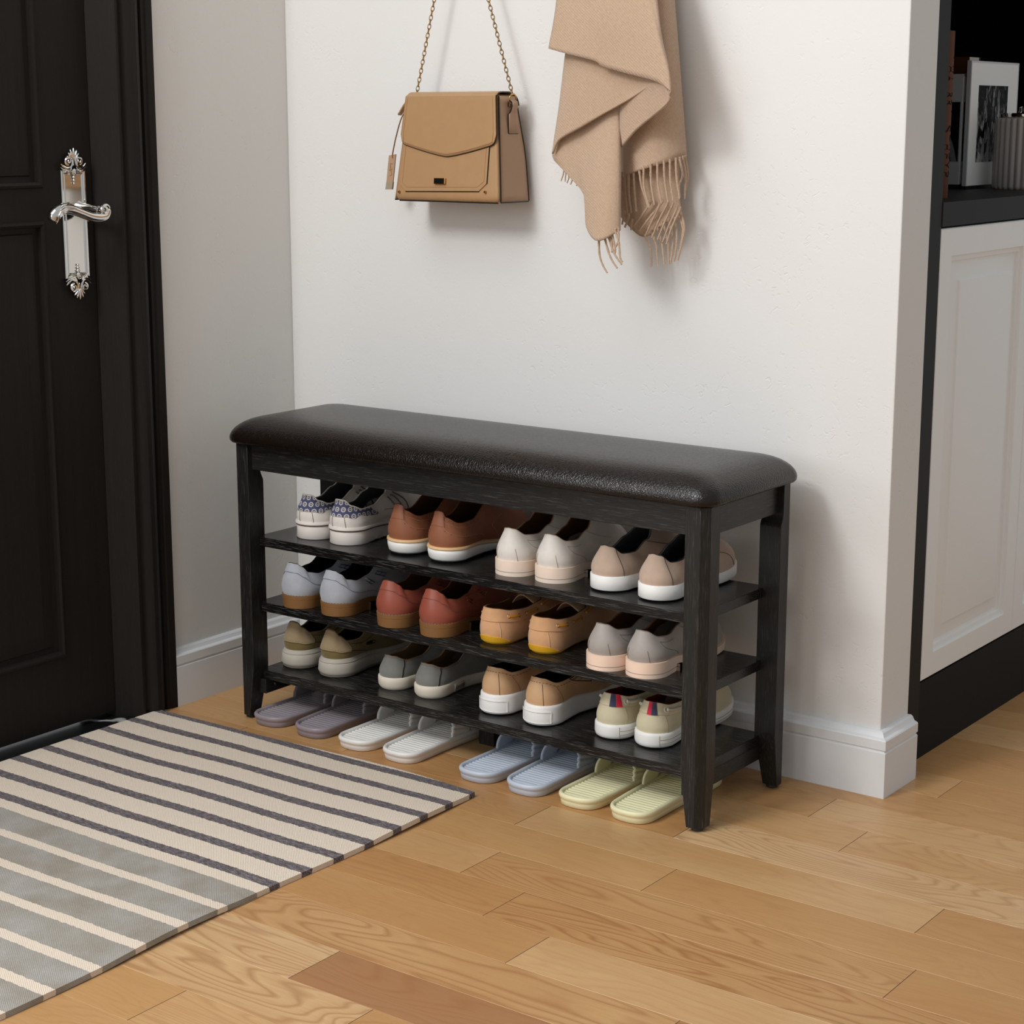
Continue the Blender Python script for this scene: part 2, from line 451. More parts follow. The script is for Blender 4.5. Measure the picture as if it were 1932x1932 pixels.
for sz, z0, nm in ((1, PZ1, 'crest'), (-1, PZ0, 'crest')):
    b = hb()
    for k in range(-3, 4):      # shell fan
        a = radians(90 + k*21); L = .020 - .0016*abs(k)
        c = V((HB+.006, PYC + cos(a)*L*.62, z0 + sz*(.017 + sin(a)*L*.62)))
        R = Matrix.Rotation(sz*(a - pi/2), 3, 'X')
        b.ell(c, (.0045, .0024, L*.55), 8, 6, R)
    for s in (-1, 1):           # scrolls and acanthus leaves
        b.tube(spiral((PYC + s*.0125, z0 + sz*.0165), .0075, 1.4, s, sz, a0=-.5*pi), [.0026*(1-.5*i/25) for i in range(26)], 6)
        b.tube([(HB+.006, PYC+s*.003, z0+sz*.020), (HB+.008, PYC+s*.0045, z0+sz*.010), (HB+.008, PYC+s*.009, z0+sz*.004), (HB+.006, PYC+s*.017, z0+sz*.003), (HB+.005, PYC+s*.025, z0+sz*.0075), (HB+.005, PYC+s*.029, z0+sz*.0115)], [.003, .0033, .003, .0028, .0022, .001], 6)
        b.tube([(HB+.006, PYC+s*.006, z0+sz*.002), (HB+.0075, PYC+s*.014, z0-sz*.002), (HB+.006, PYC+s*.024, z0+sz*.001), (HB+.005, PYC+s*.030, z0+sz*.005)], [.002, .0026, .002, .0008], 6)
        b.tube([(HB+.006, PYC+s*.008, z0-sz*.0015), (HB+.0065, PYC+s*.018, z0-sz*.004), (HB+.005, PYC+s*.028, z0-sz*.001)], [.0018, .002, .0008], 6)
    b.ell((HB+.0065, PYC, z0 - sz*.004), (.004, .0055, .007), 10, 8)
    for i, r in enumerate((.0035, .0027, .0021)):
        b.ell((HB+.0055, PYC, z0 - sz*(.0135 + i*.0055)), (r*.8, r, r), 8, 6)
    b.build(nm, M['chrome'], plate)
b = hb()   # lever
ys = -.5265; zs = .993
b.tube([(HB+.002, ys-.012, zs+.004), (HB+.012, ys-.012, zs+.004), (HB+.030, ys-.010, zs+.003), (HB+.046, ys-.005, zs)], [.013, .0095, .0085, .009], 12)
lev = [(HB+.050, ys+.006, zs+.006), (HB+.051, ys+.011, zs-.001), (HB+.051, ys+.006, zs-.010), (HB+.051, ys-.010, zs-.0125), (HB+.052, ys-.030, zs-.010), (HB+.053, ys-.055, zs-.002), (HB+.053, ys-.080, zs+.006),
       (HB+.053, ys-.100, zs+.006), (HB+.052, ys-.113, zs-.003), (HB+.051, ys-.118, zs-.016)]
pl = crom(lev, 46); rads = [interp([(0, .005), (.12, .008), (.3, .0095), (.55, .0085), (.75, .0105), (.9, .0115), (.97, .010), (1, .003)], i/45) for i in range(46)]
b.tube(pl, rads, 16)
b.tube(spiral((ys+.001, zs+.003), .009, 1.3, 1, 1, 24, a0=.2*pi) and [(HB+.055+.003*i/23, ys+.002+.0095*(1-.7*i/23)*cos(.3+i/23*8), zs+.001+.0095*(1-.7*i/23)*sin(.3+i/23*8)) for i in range(24)], [.0042*(1-.4*i/23) for i in range(24)], 8)
for q in range(5):     # leaf flutes at the grip end
    pts = []
    for i in range(9):
        t = i/8; k = int(lerp(24+q*2, 44, t)); p = pl[k]; a = radians(-70 + q*26 + t*20)
        pts.append((p.x + rads[k]*.9*cos(a), p.y + .001*q, p.z + rads[k]*.9*sin(a)*-.9))
    b.tube(pts, [.0008 + .0016*sin(pi*i/8) for i in range(9)], 6)
lever = b.build('lever', M['chrome'], door); lever['label'] = 'curved chrome door lever with leaf ornament'

# ------------------------------------------------------------------ rug
def build_rug():
    x0, x1, y1, y0 = -.1436, .650, -.4335, -1.66
    nx, ny = 70, 110; th = .0085
    def top(i, j):
        u = i/nx; v = j/ny
        y = lerp(y1, y0, v); x = lerp(x0, x1, u)
        x += .0045*sin(y*9+1.2)*u
        if j == 0 or True: y += (.012*sin(pi*min(1, max(0, (u-.35)/.65)))*(1-v)**3)
        z = th + .0035*max(0, sin(y*11.5+2.2))*u**2 + .0015*sin(x*7+y*5)**2
        return V((x, y, z))
    b = MB((x0, y0, 0))
    T = [[top(i, j) for i in range(nx+1)] for j in range(ny+1)]
    b.grid(T)
    rim = [T[0][i] for i in range(nx+1)] + [T[j][nx] for j in range(1, ny+1)] + [T[ny][i] for i in range(nx-1, -1, -1)] + [T[j][0] for j in range(ny-1, 0, -1)]
    low = [V((p.x, p.y, max(.0004, p.z-th))) for p in rim]
    b.loft([rim, low], True); b.f.append(tuple(range(len(b.v)-len(low), len(b.v))))
    # object texture space is world space: keep origin at 0
    b.o = V((0, 0, 0))
    tag(b.build('rug', M['rug'], angle=50), 'striped cream and grey woven rug lying in front of the door', 'rug')
build_rug()

# ------------------------------------------------------------------ shoe bench
BO = V((.528, -.207, 0))
bench = empty('shoe_bench', BO, 'black wooden shoe rack bench with dark leather cushion against the wall', 'bench')
def bb(): return MB(BO)
X0, X1, YF, YB = 0.0, 1.056, -.3527, -.062
Z = [.3657, .2357, .0983]
LW, LD, CH = .041, .0425, .0125
for cx, cy, sx, sy, nt in ((X0, YF, 1, 1, 1), (X1, YF, -1, 1, 0), (X0, YB, 1, -1, 0), (X1, YB, -1, -1, 1)):
    rings = []
    for z, r in ((.007, .0125), (.1, .0003), (.108, 0), (.474, 0), (.478, .0006), (.484, .0035), (.490, .0062), (.4975, .0082), (.5505, .0085)):
        a, d = LW - (r if z < .2 else 0), LD - (r if z < .2 or nt else 0)
        pts = [(CH, 0), (a, 0), (a, d), (0, d), (0, CH)]
        rings.append([V((cx + sx*p, cy + sy*q, z)) for p, q in pts])
    b = bb(); b.loft(rings, True, True, True)
    leg = b.build('leg', M['wz'], bench, angle=25, bevel=.0008, seg=1)
    b = bb(); c = V((cx + sx*.016, cy + sy*.017, 0))
    b.loft([[c + V((r*cos(2*pi*k/16), r*sin(2*pi*k/16), z)) for k in range(16)] for r, z in ((.008, 0), (.0105, .0015), (.0105, .005), (.009, .0072))], True, True, True)
    b.build('foot_pad', M['rubber'], leg)
for y in (YF + .0125, YB - .0125 - .018):
    b = bb(); b.box((X0+.030, y, .4998), (X1-.030, y+.018, .5502)); b.build('apron', M['wx'], bench, bevel=.001, smooth=False)
for x in (X0 + .0115, X1 - .0115 - .018):
    b = bb(); b.box((x, YF+.030, .4985), (x+.018, YB-.030, .5502)); b.build('side_apron', M['wy'], bench, bevel=.001, smooth=False)
for z in Z:
    b = bb(); e = .0325; f = .0252
    x0, x1, y0, y1 = X0+e, X1-e, YF+f, YB-f
    q = .010; c = .0165   # corners notched around the legs
    poly = [(x0+c-.006, y0), (x1-c+.006, y0), (x1-c+.006, y0+.0), (x1, y0+c), (x1, y1-c), (x1-c+.006, y1), (x0+c-.006, y1), (x0, y1-c), (x0, y0+c)]
    b.prism(poly, 'z', z-.018, z); b.build('shelf', M['shelf'], bench, smooth=False, bevel=.0007, seg=1)
for x, s in ((X0+.034, 1), (X1-.034, -1)):
    b = bb(); xa, xb = sorted((x, x+s*.018)); b.box((xa, YF+.022, .0515), (xb, YB-.022, .0795)); rail = b.build('rail', M['wy'], bench, smooth=False, bevel=.0008, seg=1)
    for yy in (YF+.050, YB-.050):
        b = bb(); xo = x + s*.018; b.ell((xo, yy, .066), (.003, .005, .005), 12, 8); b.build('bolt', M['steel'], rail)
b = bb(); b.box((.480, -.2025, .0002), (.516, -.160, .0803)); b.build('center_leg', M['wz'], bench, smooth=False, bevel=.001, seg=1)
b = bb()    # cushion
def rrect(d, z, r, n=7):
    x0, x1, y0, y1 = X0-.0125+d, X1+.0125-d, YF-.0125+d, YB+.0125-d
    pts = []
    for cx, cy, a0 in ((x1-r, y1-r, 0), (x0+r, y1-r, 90), (x0+r, y0+r, 180), (x1-r, y0+r, 270)):
        for k in range(n):
            a = radians(a0 + 90*k/(n-1)); pts.append(V((cx + r*cos(a), cy + r*sin(a), z)))
    return pts
prof = [(.02, .5508), (.009, .5508), (.003, .5525), (.0005, .556), (0, .5615), (.001, .567), (.0035, .573), (.008, .5795), (.014, .585), (.021, .590), (.030, .5945), (.041, .598), (.055, .6005), (.075, .602), (.10, .6027), (.135, .603)]
b.loft([rrect(d, z, max(.012, .034 - d*.15)) for d, z in prof], True, True, True)
cush = b.build('cushion', M['cushion'], bench, angle=80); cush['label'] = 'padded dark brown leather seat cushion'
# ------------------------------------------------------------------ shoes
class Shoe:
    """parametric shoe: heel at local y=0, toe towards +y; a in [-1,1] runs round the outline (0 heel, +-1 toe), s 0..1 from sole to collar"""
    def __init__(s, name, label, group, x, y, z, mir=1, yaw=0, **k):
        s.k = dict(L=.262, wh=.036, wb=.0455, hs=.026, fs=.018, arch=None, spring=.010, yo=(.006, .140), ow=.027, lean=.0,
                   zo=[(0, .085), (.14, .083), (.34, .062), (.6, .066), (.85, .088), (1, .096)], bul=.006, tilt=.004, toeh=.036)
        s.k.update(k); s.mir = mir
        s.P = V((x, y, z)); s.R = Matrix.Rotation(radians(yaw), 3, 'Z')
        s.root = empty(name, s.P, label, 'shoe', group)
    def halfw(s, y):
        k = s.k; L = k['L']
        w = interp([(0, k['wh']), (.12, k['wh']*1.0), (.38, k['wh']*.93), (.67, k['wb']), (.84, k['wb']*.93), (1, k['wb']*.8)], y/L)
        r = k['wh']*1.02
        if y < r: w *= sqrt(max(0, 1 - (1 - y/r)**2))
        rt = L*k.get('toer', .25)
        if L - y < rt: w *= max(0, 1 - (1 - (L - y)/rt)**2.3)**.5
        return w
    def cx(s, y): return s.mir*.010*sin(pi*max(0, min(1, (y/s.k['L'] - .15)/.85))*.8) * s.k.get('curve', 1)
    def out(s, a, off=0):
        u = min(1, abs(a)); L = s.k['L']
        def p(u, sg): 
            y = L*(1 - cos(pi*u))/2; return V((s.cx(y) + sg*s.halfw(y), y, 0))
        sg = 1 if a >= 0 else -1
        q = p(u, sg)
        if off:
            e = .006
            b, c = a - e, a + e
            def pp(t):
                if t > 1: t -= 2
                if t < -1: t += 2
                return p(abs(t), 1 if t >= 0 else -1)
            d = pp(c) - pp(b); n = V((d.y, -d.x, 0))
            q = q + n.normalized()*off
        return q
    def nrm(s, a):
        return (s.out(a, .01) - s.out(a)).normalized()
    def opening(s, a):
        k = s.k; u = min(1, abs(a)); y0, y1 = k['yo']; sg = 1 if a >= 0 else -1
        y = y0 + (y1 - y0)*(1 - cos(pi*u))/2
        t = (y - y0)/(y1 - y0)
        w = k['ow']*interp([(0, .92), (.3, 1.0), (.75, .92), (1, k.get('thw', .62))], t)
        r = .30
        if t < r: w *= sqrt(max(0, 1 - (1 - t/r)**2))
        if t > .8: w *= max(0, 1 - ((t - .8)/.2)**2.5)**.5
        return V((s.cx(y)*.6 + sg*w, y, interp(k['zo'], u)))
    def zt(s, y):
        k = s.k; t = y/k['L']
        return lerp(k['hs'], k['fs'], sstep(.22, .62, t)) + k['spring']*max(0, (t - .7)/.3)**2
    def zb(s, y):
        k = s.k; t = y/k['L']
        b = k['spring']*max(0, (t - .7)/.3)**2
        if k['arch']:  # separate heel block: the sole proper runs above it
            b += max(0, s.zt(y) - k['spring']*max(0, (t-.7)/.3)**2 - k['arch'])
        return b
    def S(s, a, t, off=0):
        k = s.k
        p0 = s.out(a, k.get('in0', -.001)); p0.z = s.zt(p0.y) - .001
        p3 = s.opening(a); n = s.nrm(a); u = abs(a)
        H = max(.01, p3.z - p0.z)
        d = p0 - p3; d.z = 0
        p1 = p0 + n*k['bul'] + V((0, 0, H*.38)); p2 = p3 + n*k['tilt'] - V((0, 0, H*.34))
        q1 = p0 + n*.004 + V((0, 0, k['toeh']*interp([(.5, 1.15), (1, .92)], u))); q2 = p3 + d*.42 + V((0, 0, -.004 - H*.10))
        w = sstep(.34, .78, u); p1 = p1.lerp(q1, w); p2 = p2.lerp(q2, w)
        def bz(t): return p0*(1-t)**3 + p1*3*t*(1-t)**2 + p2*3*t*t*(1-t) + p3*t**3
        q = bz(t)
        if off:
            e = .01
            def B(a, t):
                if a > 1: a -= 2
                if a < -1: a += 2
                return s.S(a, t)
            du = B(a+e, t) - B(a-e, t); dv = bz(min(1, t+e)) - bz(max(0, t-e))
            m = du.cross(dv)
            if m.length > 1e-12: q = q + m.normalized()*off
        return q
    def W(s, p): return s.P + s.R @ V(p)
    def mb(s): return MB(s.P)
    def loop(s, f, N=72):
        return [s.W(f(-1 + 2*i/N)) for i in range(N)]
    def upper(s, m, N=72, T=14, name='upper', label=None):
        b = s.mb()
        rings = [s.loop(lambda a: s.S(a, (t/T)), N) for t in range(T+1)]
        b.loft(rings, True)
        o = b.build(name, m, s.root, angle=60)
        if label: o['label'] = label
        s.up = o; return o
    def lining(s, m, N=60):
        b = s.mb(); k = s.k; rings = []
        rings.append(s.loop(lambda a: s.S(a, 1), N))
        rings.append(s.loop(lambda a: s.opening(a)*1 - s.nrm(a)*.0012 + V((0, 0, .0009)), N))
        rings.append(s.loop(lambda a: s.opening(a)*1 - s.nrm(a)*.003 + V((0, 0, 0)), N))
        for t in (.88, .7, .5, .3, .12):
            rings.append(s.loop(lambda a: s.S(a, t) - s.nrm(a)*.0032 - V((0, 0, .0022*sstep(.3, .7, abs(a)))), N))
        rings.append(s.loop(lambda a: (lambda q: V((q.x, q.y, s.zt(q.y) + .003)))(s.out(a, -.006)), N))
        b.loft(rings, True, False, True)
        return b.build('lining', m, s.root, angle=70)
    def sole(s, name, m, z0, z1, o0=.0015, o1=.0015, N=96, y1=None, tooth=0, parent=None, r=.0016, mid=None):
        """z0, z1: functions of y"""
        b = s.mb()
        def ring(f, off, tt=0):
            def g(a):
                p = s.out(a, off)
                if y1 is not None and p.y > y1: p.y = y1
                p.z = f(p.y)
                if tt and .05 < p.y: p.z += tt*(((p.y*78) % 1))
                return p
            return s.loop(g, N)
        rows = [ring(lambda y: z0(y), o0 - r, tooth), ring(lambda y: z0(y) + r, o0, tooth)]
        if mid:
            for tt, oo in mid: rows.append(ring(lambda y, tt=tt: lerp(z0(y), z1(y), tt), oo))
        rows += [ring(lambda y: z1(y) - r*.8, o1), ring(lambda y: z1(y), o1 - r*.8)]
        b.loft(rows, True, True, True)
        return b.build(name, m, parent or s.root, angle=50 if r > .0006 else 25)
    def seam(s, b, pts, r=.0005, off=.0004, n=30, dash=0):
        c = crom([V((a, t, 0)) for a, t in pts], n)
        P = [s.W(s.S(q.x, q.y, off)) for q in c]
        if dash:
            for i in range(0, n - 1, 2): b.tube(P[i:i+2], r, 5)
        else: b.tube(P, r, 5)
    def seams(s, m, lists, name='stitching', r=.0005, dash=0, n=30, off=.0004):
        for l in lists:
            b = s.mb(); s.seam(b, l, r, n=n, dash=dash, off=off); b.build(name, m, s.root)
    def patch(s, name, m, a0, a1, lo, hi, off=.0010, na=26, ns=8, label=None):
        """raised overlay covering lo(a)..hi(a)"""
        b = s.mb(); outer = []; inner = []
        for i in range(na+1):
            a = lerp(a0, a1, i/na)
            outer.append([s.W(s.S(a, lerp(lo(a), hi(a), j/ns), off)) for j in range(ns+1)])
            inner.append([s.W(s.S(a, lerp(lo(a), hi(a), j/ns), -.0003)) for j in range(ns+1)])
        b.grid(outer)
        rim = lambda G: [G[0][j] for j in range(ns+1)] + [G[i][ns] for i in range(1, na+1)] + [G[na][j] for j in range(ns-1, -1, -1)] + [G[i][0] for i in range(na-1, 0, -1)]
        b.loft([rim(outer), rim(inner)], True)
        o = b.build(name, m, s.root, angle=50)
        if label: o['label'] = label
        return o
    def collar(s, m, r=.0014, name='collar'):
        b = s.mb(); b.tube(s.loop(lambda a: s.opening(a) + V((0, 0, .0002)), 80), r, 6, True)
        return b.build(name, m, s.root)
    def tongue(s, m, h=.018, w=.024, back=.030, fwd=.02, lean=.012, name='tongue', wave=0):
        b = s.mb(); th = s.opening(1); rows = []
        for i in range(9):
            t = i/8; row = []
            for j in range(11):
                x = (j/10 - .5)*2
                p = th + V((x*w*(.8 + .2*t), lerp(fwd, -back, t), -.008 + h*t + .010*(1 - x*x)*.8 - .004*(1-t)))
                p.z += wave*sin(x*pi*1.5)*t
                p.y += lean*t*t
                row.append(s.W(p))
            rows.append(row)
        b.grid(rows)
        return b.build(name, m, s.root, solid=.003, sub=1)
    def laces(s, m, n=4, r=.0016, t0=.97, t1=.72, a=.9, name='laces'):
        b = s.mb()
        for i in range(n):
            t = lerp(t0, t1, i/max(1, n-1))
            P0 = s.S(-a, t, .0015); P1 = s.S(a, t, .0015); mid = (P0 + P1)/2 + V((0, 0, .004))
            b.tube([s.W(q) for q in crom([P0, mid + (P0-mid)*.5 + V((0, 0, .002)), mid, mid + (P1-mid)*.5 + V((0, 0, .002)), P1], 14)], r, 6)
            Q = s.S(a, lerp(t0, t1, min(1, (i+1)/max(1, n-1))), .0015)
            b.tube([s.W(q) for q in crom([P0, (P0+Q)/2 + V((0, 0, .006)), Q], 12)], r, 6)
        # bow ends
        T = s.S(1, .99, .004)
        for sg in (-1, 1):
            b.tube([s.W(q) for q in crom([T, T + V((sg*.012, -.004, .006)), T + V((sg*.022, .004, -.004)), T + V((sg*.02, .016, -.016))], 12)], r*.8, 6)
        return b.build(name, m, s.root)
    def eyelets(s, m, pts, r=.0032, tr=.0008, name='eyelet'):
        for a, t in pts:
            b = s.mb(); c = s.S(a, t, .0008); e = .02
            dx = (s.S(a+e, t) - s.S(a-e, t)).normalized(); nz = (s.S(a, t, .002) - s.S(a, t)).normalized(); dy = nz.cross(dx)
            b.tube([s.W(c + dx*r*cos(2*pi*i/16) + dy*r*sin(2*pi*i/16)) for i in range(16)], tr, 6, True)
            b.build(name, m, s.root)
    def text(s, name, m, string, a0, t0, size, along=1, squash=1.0, off=.0004, zfun=None, da=1):
        """lettering laid on the sole side (zfun) or on the upper; 'a' is advanced along the side"""
        cu = bpy.data.curves.new('t', 'FONT'); cu.body = string; cu.size = size; cu.extrude = .00001
        o = bpy.data.objects.new('t', cu); COL.objects.link(o)
        me = bpy.data.meshes.new_from_object(o.evaluated_get(bpy.context.evaluated_depsgraph_get()))
        bpy.data.objects.remove(o)
        bm = bmesh.new(); bm.from_mesh(me)
        bmesh.ops.subdivide_edges(bm, edges=[e for e in bm.edges if e.calc_length() > size*.3], cuts=2)
        y0 = s.out(a0).y; L = s.k['L']
        for v in bm.verts:
            y = y0 + v.co.x; u = math.acos(max(-1, min(1, 1 - 2*y/L)))/pi*(1 if a0 > 0 else -1)
            if zfun is not None:
                p = s.out(u, off); p.z = zfun(y) + v.co.y*squash
            else:
                p = s.S(u, t0 + v.co.y*squash, off)
            v.co = s.W(p) - s.P
        bm.to_mesh(me); bm.free()
        me.name = name; q = bpy.data.objects.new(name, me); COL.objects.link(q); q.parent = s.root
        me.materials.clear(); me.materials.append(m); return q

def const(v): return lambda y: v
def offs(f, d): return lambda y: f(y) + d

G1, G2, G3, G4 = 'shoes on the top shelf', 'shoes on the middle shelf', 'shoes on the bottom shelf', 'slippers on the floor under the bench'
z1, z2, z3 = Z
def _patchmat():
    t = NT('navy_patch'); co = t.coords((1, 1, 1))
    sp = t.n('ShaderNodeSeparateXYZ'); t.l(co, sp.inputs[0])
    # rosettes on a half-drop lattice; wraps round the heel by angle
    ang = t.math('ARCTAN2', sp.outputs[0], t.math('SUBTRACT', .040, sp.outputs[1]))
    U = t.math('DIVIDE', t.math('MULTIPLY', ang, .040), .0145); Vv = t.math('DIVIDE', sp.outputs[2], .0125)
    row = t.math('FLOOR', Vv)
    U2 = t.math('ADD', U, t.math('MULTIPLY', row, .5))
    fu = t.math('SUBTRACT', t.math('FRACT', U2), .5); fv = t.math('SUBTRACT', t.math('FRACT', Vv), .5)
    r = t.math('SQRT', t.math('ADD', t.math('MULTIPLY', fu, fu), t.math('MULTIPLY', fv, fv)))
    th = t.math('ARCTAN2', fv, fu)
    rr = t.math('ADD', r, t.math('MULTIPLY', t.math('SINE', t.math('MULTIPLY', th, 12.0)), .035))
    disk = t.math('LESS_THAN', rr, .36); hole = t.math('LESS_THAN', r, .22)
    bar = t.math('LESS_THAN', t.math('ABSOLUTE', fv), .05); bar2 = t.math('LESS_THAN', r, .15)
    w = t.math('SUBTRACT', disk, hole); w = t.math('ADD', w, t.math('MULTIPLY', bar, bar2))
    n = t.noise(t.coords(), 900, 2)
    navy = t.mix(n, lin((62, 66, 98)), lin((92, 98, 132)))
    t.base(t.mix(w, navy, lin((214, 206, 194))), .85, 0, .2); t.bump(n, .3, .0004); return t.m
M['patch'] = _patchmat()

def pair(fn, name, desc, group, spots, z, where):
    for i, (x, y, yaw) in enumerate(spots):
        side = ('left', 'right')[i]
        fn(name, f'{side} {desc}, {where}', group, x, y, z, 1 if i == 0 else -1, yaw)

# -- top shelf
mw = leather('cream_leather', (226, 219, 211), .45); mw2 = rubber('cream_rubber', (222, 213, 205)); mg = leather('grey_stripe', (108, 104, 100), .5)
def sneaker(name, label, g, x, y, z, mir, yaw):
    s = Shoe(name, label, g, x, y, z, mir, yaw, hs=.0335, fs=.028, wh=.0375, yo=(.009, .140), ow=.029, bul=.007, L=.270,
             zo=[(0, .086), (.10, .085), (.20, .074), (.34, .066), (.5, .067), (.70, .083), (.86, .103), (1, .108)])
    s.upper(mw); s.lining(M['lin_grey']); s.collar(mw, .0016)
    so = s.sole('sole', mw2, s.zb, offs(s.zt, -.006), .0015, .001, tooth=.0028, mid=[(.5, .0005)])
    s.sole('rim', mw2, offs(s.zt, -.0055), offs(s.zt, .001), .0035, .003, r=.0014, parent=so)
    b = s.mb(); b.tube(s.loop(lambda a: (lambda p: V((p.x, p.y, s.zt(p.y) - .0066)))(s.out(a, .0018)), 96), .0006, 5, True); b.build('stitching', M['dark_seam'], so)
    s.patch('heel_patch', M['patch'], -.46, .46, lambda a: interp([(0, .40), (.16, .41), (.26, .62), (.34, .58), (.43, .50), (.46, .64)], abs(a)), lambda a: .985, .0009, na=48, label='navy heel patch with white rosettes')
    s.seams(M['dark_seam'], [[(-.05, .02), (-.05, .40)], [(.09, .02), (.085, .40)], [(.52, .62), (.545, .5), (.56, .3), (.55, .03)], [(-.52, .62), (-.545, .5), (-.56, .3), (-.55, .03)]], r=.0004)
    for sg in (1, -1):
        for k in range(3):
            b = s.mb(); d = .045*k
            c = crom([V((sg*(.47 + d), .05, 0)), V((sg*(.555 + d), .45, 0)), V((sg*(.66 + d), .88, 0))], 34)
            P = [s.W(s.S(q.x, q.y, .0006)) for q in c]
            b.tube(P, [.0011 + .0007*(i % 2) for i in range(34)], 6); b.build('side_stripe', mg, s.root)
    s.tongue(mw, h=.018, w=.027, back=.058, fwd=.03, lean=0); s.laces(M['lin_black'], 5, .0022, .97, .70, .86)
pair(sneaker, 'sneaker', 'cream sneaker with navy rosette heel patch', G1, [(.128, -.292, 3), (.210, -.291, -1)], z1, 'top shelf, door end')

mb_ = leather('brown_leather', (146, 92, 66), .5); mwh = rubber('white_rubber', (238, 236, 232), .4); mwelt = rubber('tan_welt', (222, 184, 134), .5)
ms_br = mat('brown_seam', (188, 138, 108), .8)
def oxford(name, label, g, x, y, z, mir, yaw):
    s = Shoe(name, label, g, x, y, z, mir, yaw, hs=.030, fs=.022, wh=.0385, L=.270, yo=(.007, .135), ow=.0315, bul=.0075, tilt=.005, toeh=.038,
             zo=[(0, .0955), (.07, .0945), (.12, .084), (.3, .072), (.5, .073), (.75, .096), (1, .112)])
    s.upper(mb_); s.lining(M['lin_brown'])
    so = s.sole('sole', mwh, offs(s.zb, .004), offs(s.zt, -.005), .0005, .0025, r=.003, mid=[(.6, .0025)])
    s.sole('outsole', M['blackrub'], s.zb, offs(s.zb, .0045), -.004, -.003, parent=so)
    s.sole('welt', mwelt, offs(s.zt, -.0052), offs(s.zt, 0), .0038, .0034, r=.0012)
    s.patch('heel_tab', mb_, -.085, .085, lambda a: .60, lambda a: .995, .0012, na=10)
    for a in (1, -1):
        s.seams(ms_br, [[(.06*a, .62), (.10*a, .55), (.2*a, .42), (.33*a, .40), (.42*a, .30), (.45*a, .04)], [(.05*a, .80), (.2*a, .80), (.4*a, .80), (.6*a, .83)],
                        [(.52*a, .04), (.53*a, .4), (.57*a, .55), (.66*a, .6)]], r=.00035)
        b = s.mb()
        for q in range(9):
            t = q/8; c = s.W(s.S(a*(.09 + .40*t), interp([(0, .50), (.3, .36), (.7, .33), (1, .14)], t), .0002)); b.ell(c, (.0007,)*3, 6, 4)
            c = s.W(s.S(a*(.09 + .46*t), .90, .0002)); b.ell(c, (.0007,)*3, 6, 4)
        b.build('broguing', M['dark_seam'], s.root)['kind'] = 'stuff'
    s.tongue(mb_, h=.014, back=.012, fwd=.03, lean=0); s.laces(M['lin_brown'], 4, .0012, .96, .75, .9)
pair(oxford, 'oxford_shoe', 'brown leather brogue with white sole and tan welt', G1, [(.356, -.289, 1), (.455, -.294, -1)], z1, 'top shelf')

def derby_fn(mu, ms, lining, seam):
    def derby(name, label, g, x, y, z, mir, yaw):
        s = Shoe(name, label, g, x, y, z, mir, yaw, hs=.027, fs=.014, arch=.013, wh=.0355, L=.262, yo=(.013, .135), ow=.0265, bul=.007, tilt=.007, in0=-.002,
                 zo=[(0, .0845), (.10, .083), (.28, .071), (.45, .069), (.62, .080), (.82, .104), (1, .108)] if g == G1 else [(0, .080), (.10, .079), (.28, .068), (.45, .066), (.62, .076), (.82, .097), (1, .101)])
        s.upper(mu); s.lining(lining); s.collar(seam, .0007)
        so = s.sole('sole', ms, s.zb, offs(s.zt, 0), .0024, .0024, r=.00005)
        s.sole('heel_block', ms, const(0), lambda y: s.zt(y) - .0130, .0022, .0024, y1=.078, r=.00005)
        b = s.mb(); b.tube(s.loop(lambda a: (lambda p: V((p.x, min(p.y, .078), .0075)))(s.out(a, .0022)), 96), .0004, 5, True); b.build('groove', M['dark_seam'], so)
        L = []
        for a in (1, -1):
            L += [[(.25*a, .80), (.26*a, .66), (.30*a, .45), (.37*a, .25), (.40*a, .03)], [(.25*a, .80), (.34*a, .76), (.45*a, .78)], [(.47*a, .03), (.50*a, .22), (.56*a, .36), (.62*a, .42)], [(.60*a, .98), (.62*a, .7), (.66*a, .5)], [(.115*a, .03), (.10*a, .4)]]
        s.seams(seam, L, r=.00035)
        s.tongue(mu, h=.016, back=.014, fwd=.03, lean=0, w=.022); s.laces(seam, 4, .0012, .97, .78, .88)
    return derby
ms_w = mat('taupe_seam', (176, 156, 132), .8)
pair(derby_fn(leather('white_leather', (224, 217, 209), .45), rubber('peach_sole', (240, 218, 199), .5), M['lin_brown'], ms_w), 'derby_shoe', 'white leather derby shoe with peach sole', G1, [(.613, -.299, 0), (.699, -.298, -1)], z1, 'top shelf')

mt = suede('taupe_nubuck', (192, 168, 150))
def taupe(name, label, g, x, y, z, mir, yaw):
    s = Shoe(name, label, g, x, y, z, mir, yaw, hs=.028, fs=.021, wh=.0375, L=.262, yo=(.014, .135), ow=.026, bul=.006, tilt=.008, in0=-.0015,
             zo=[(0, .0795), (.12, .077), (.28, .064), (.45, .063), (.65, .078), (.85, .094), (1, .098)])
    s.upper(mt); s.lining(M['lin_grey']); s.collar(M['dark_seam'], .0006)
    so = s.sole('sole', mwh, offs(s.zb, .003), offs(s.zt, 0), .0012, .0014, r=.0012)
    s.sole('outsole', M['blackrub'], s.zb, offs(s.zb, .0035), -.003, -.002, parent=so)
    L = []
    for a in (1, -1): L += [[(.17*a, .99), (.18*a, .6), (.19*a, .03)], [(.62*a, .97), (.66*a, .6), (.72*a, .3), (.74*a, .04)]]
    s.seams(M['dark_seam'], L, r=.0005)
    s.tongue(mt, h=.012, back=.012, fwd=.03, lean=0, w=.022); s.laces(M['lin_black'], 4, .0022, .96, .74, .9)
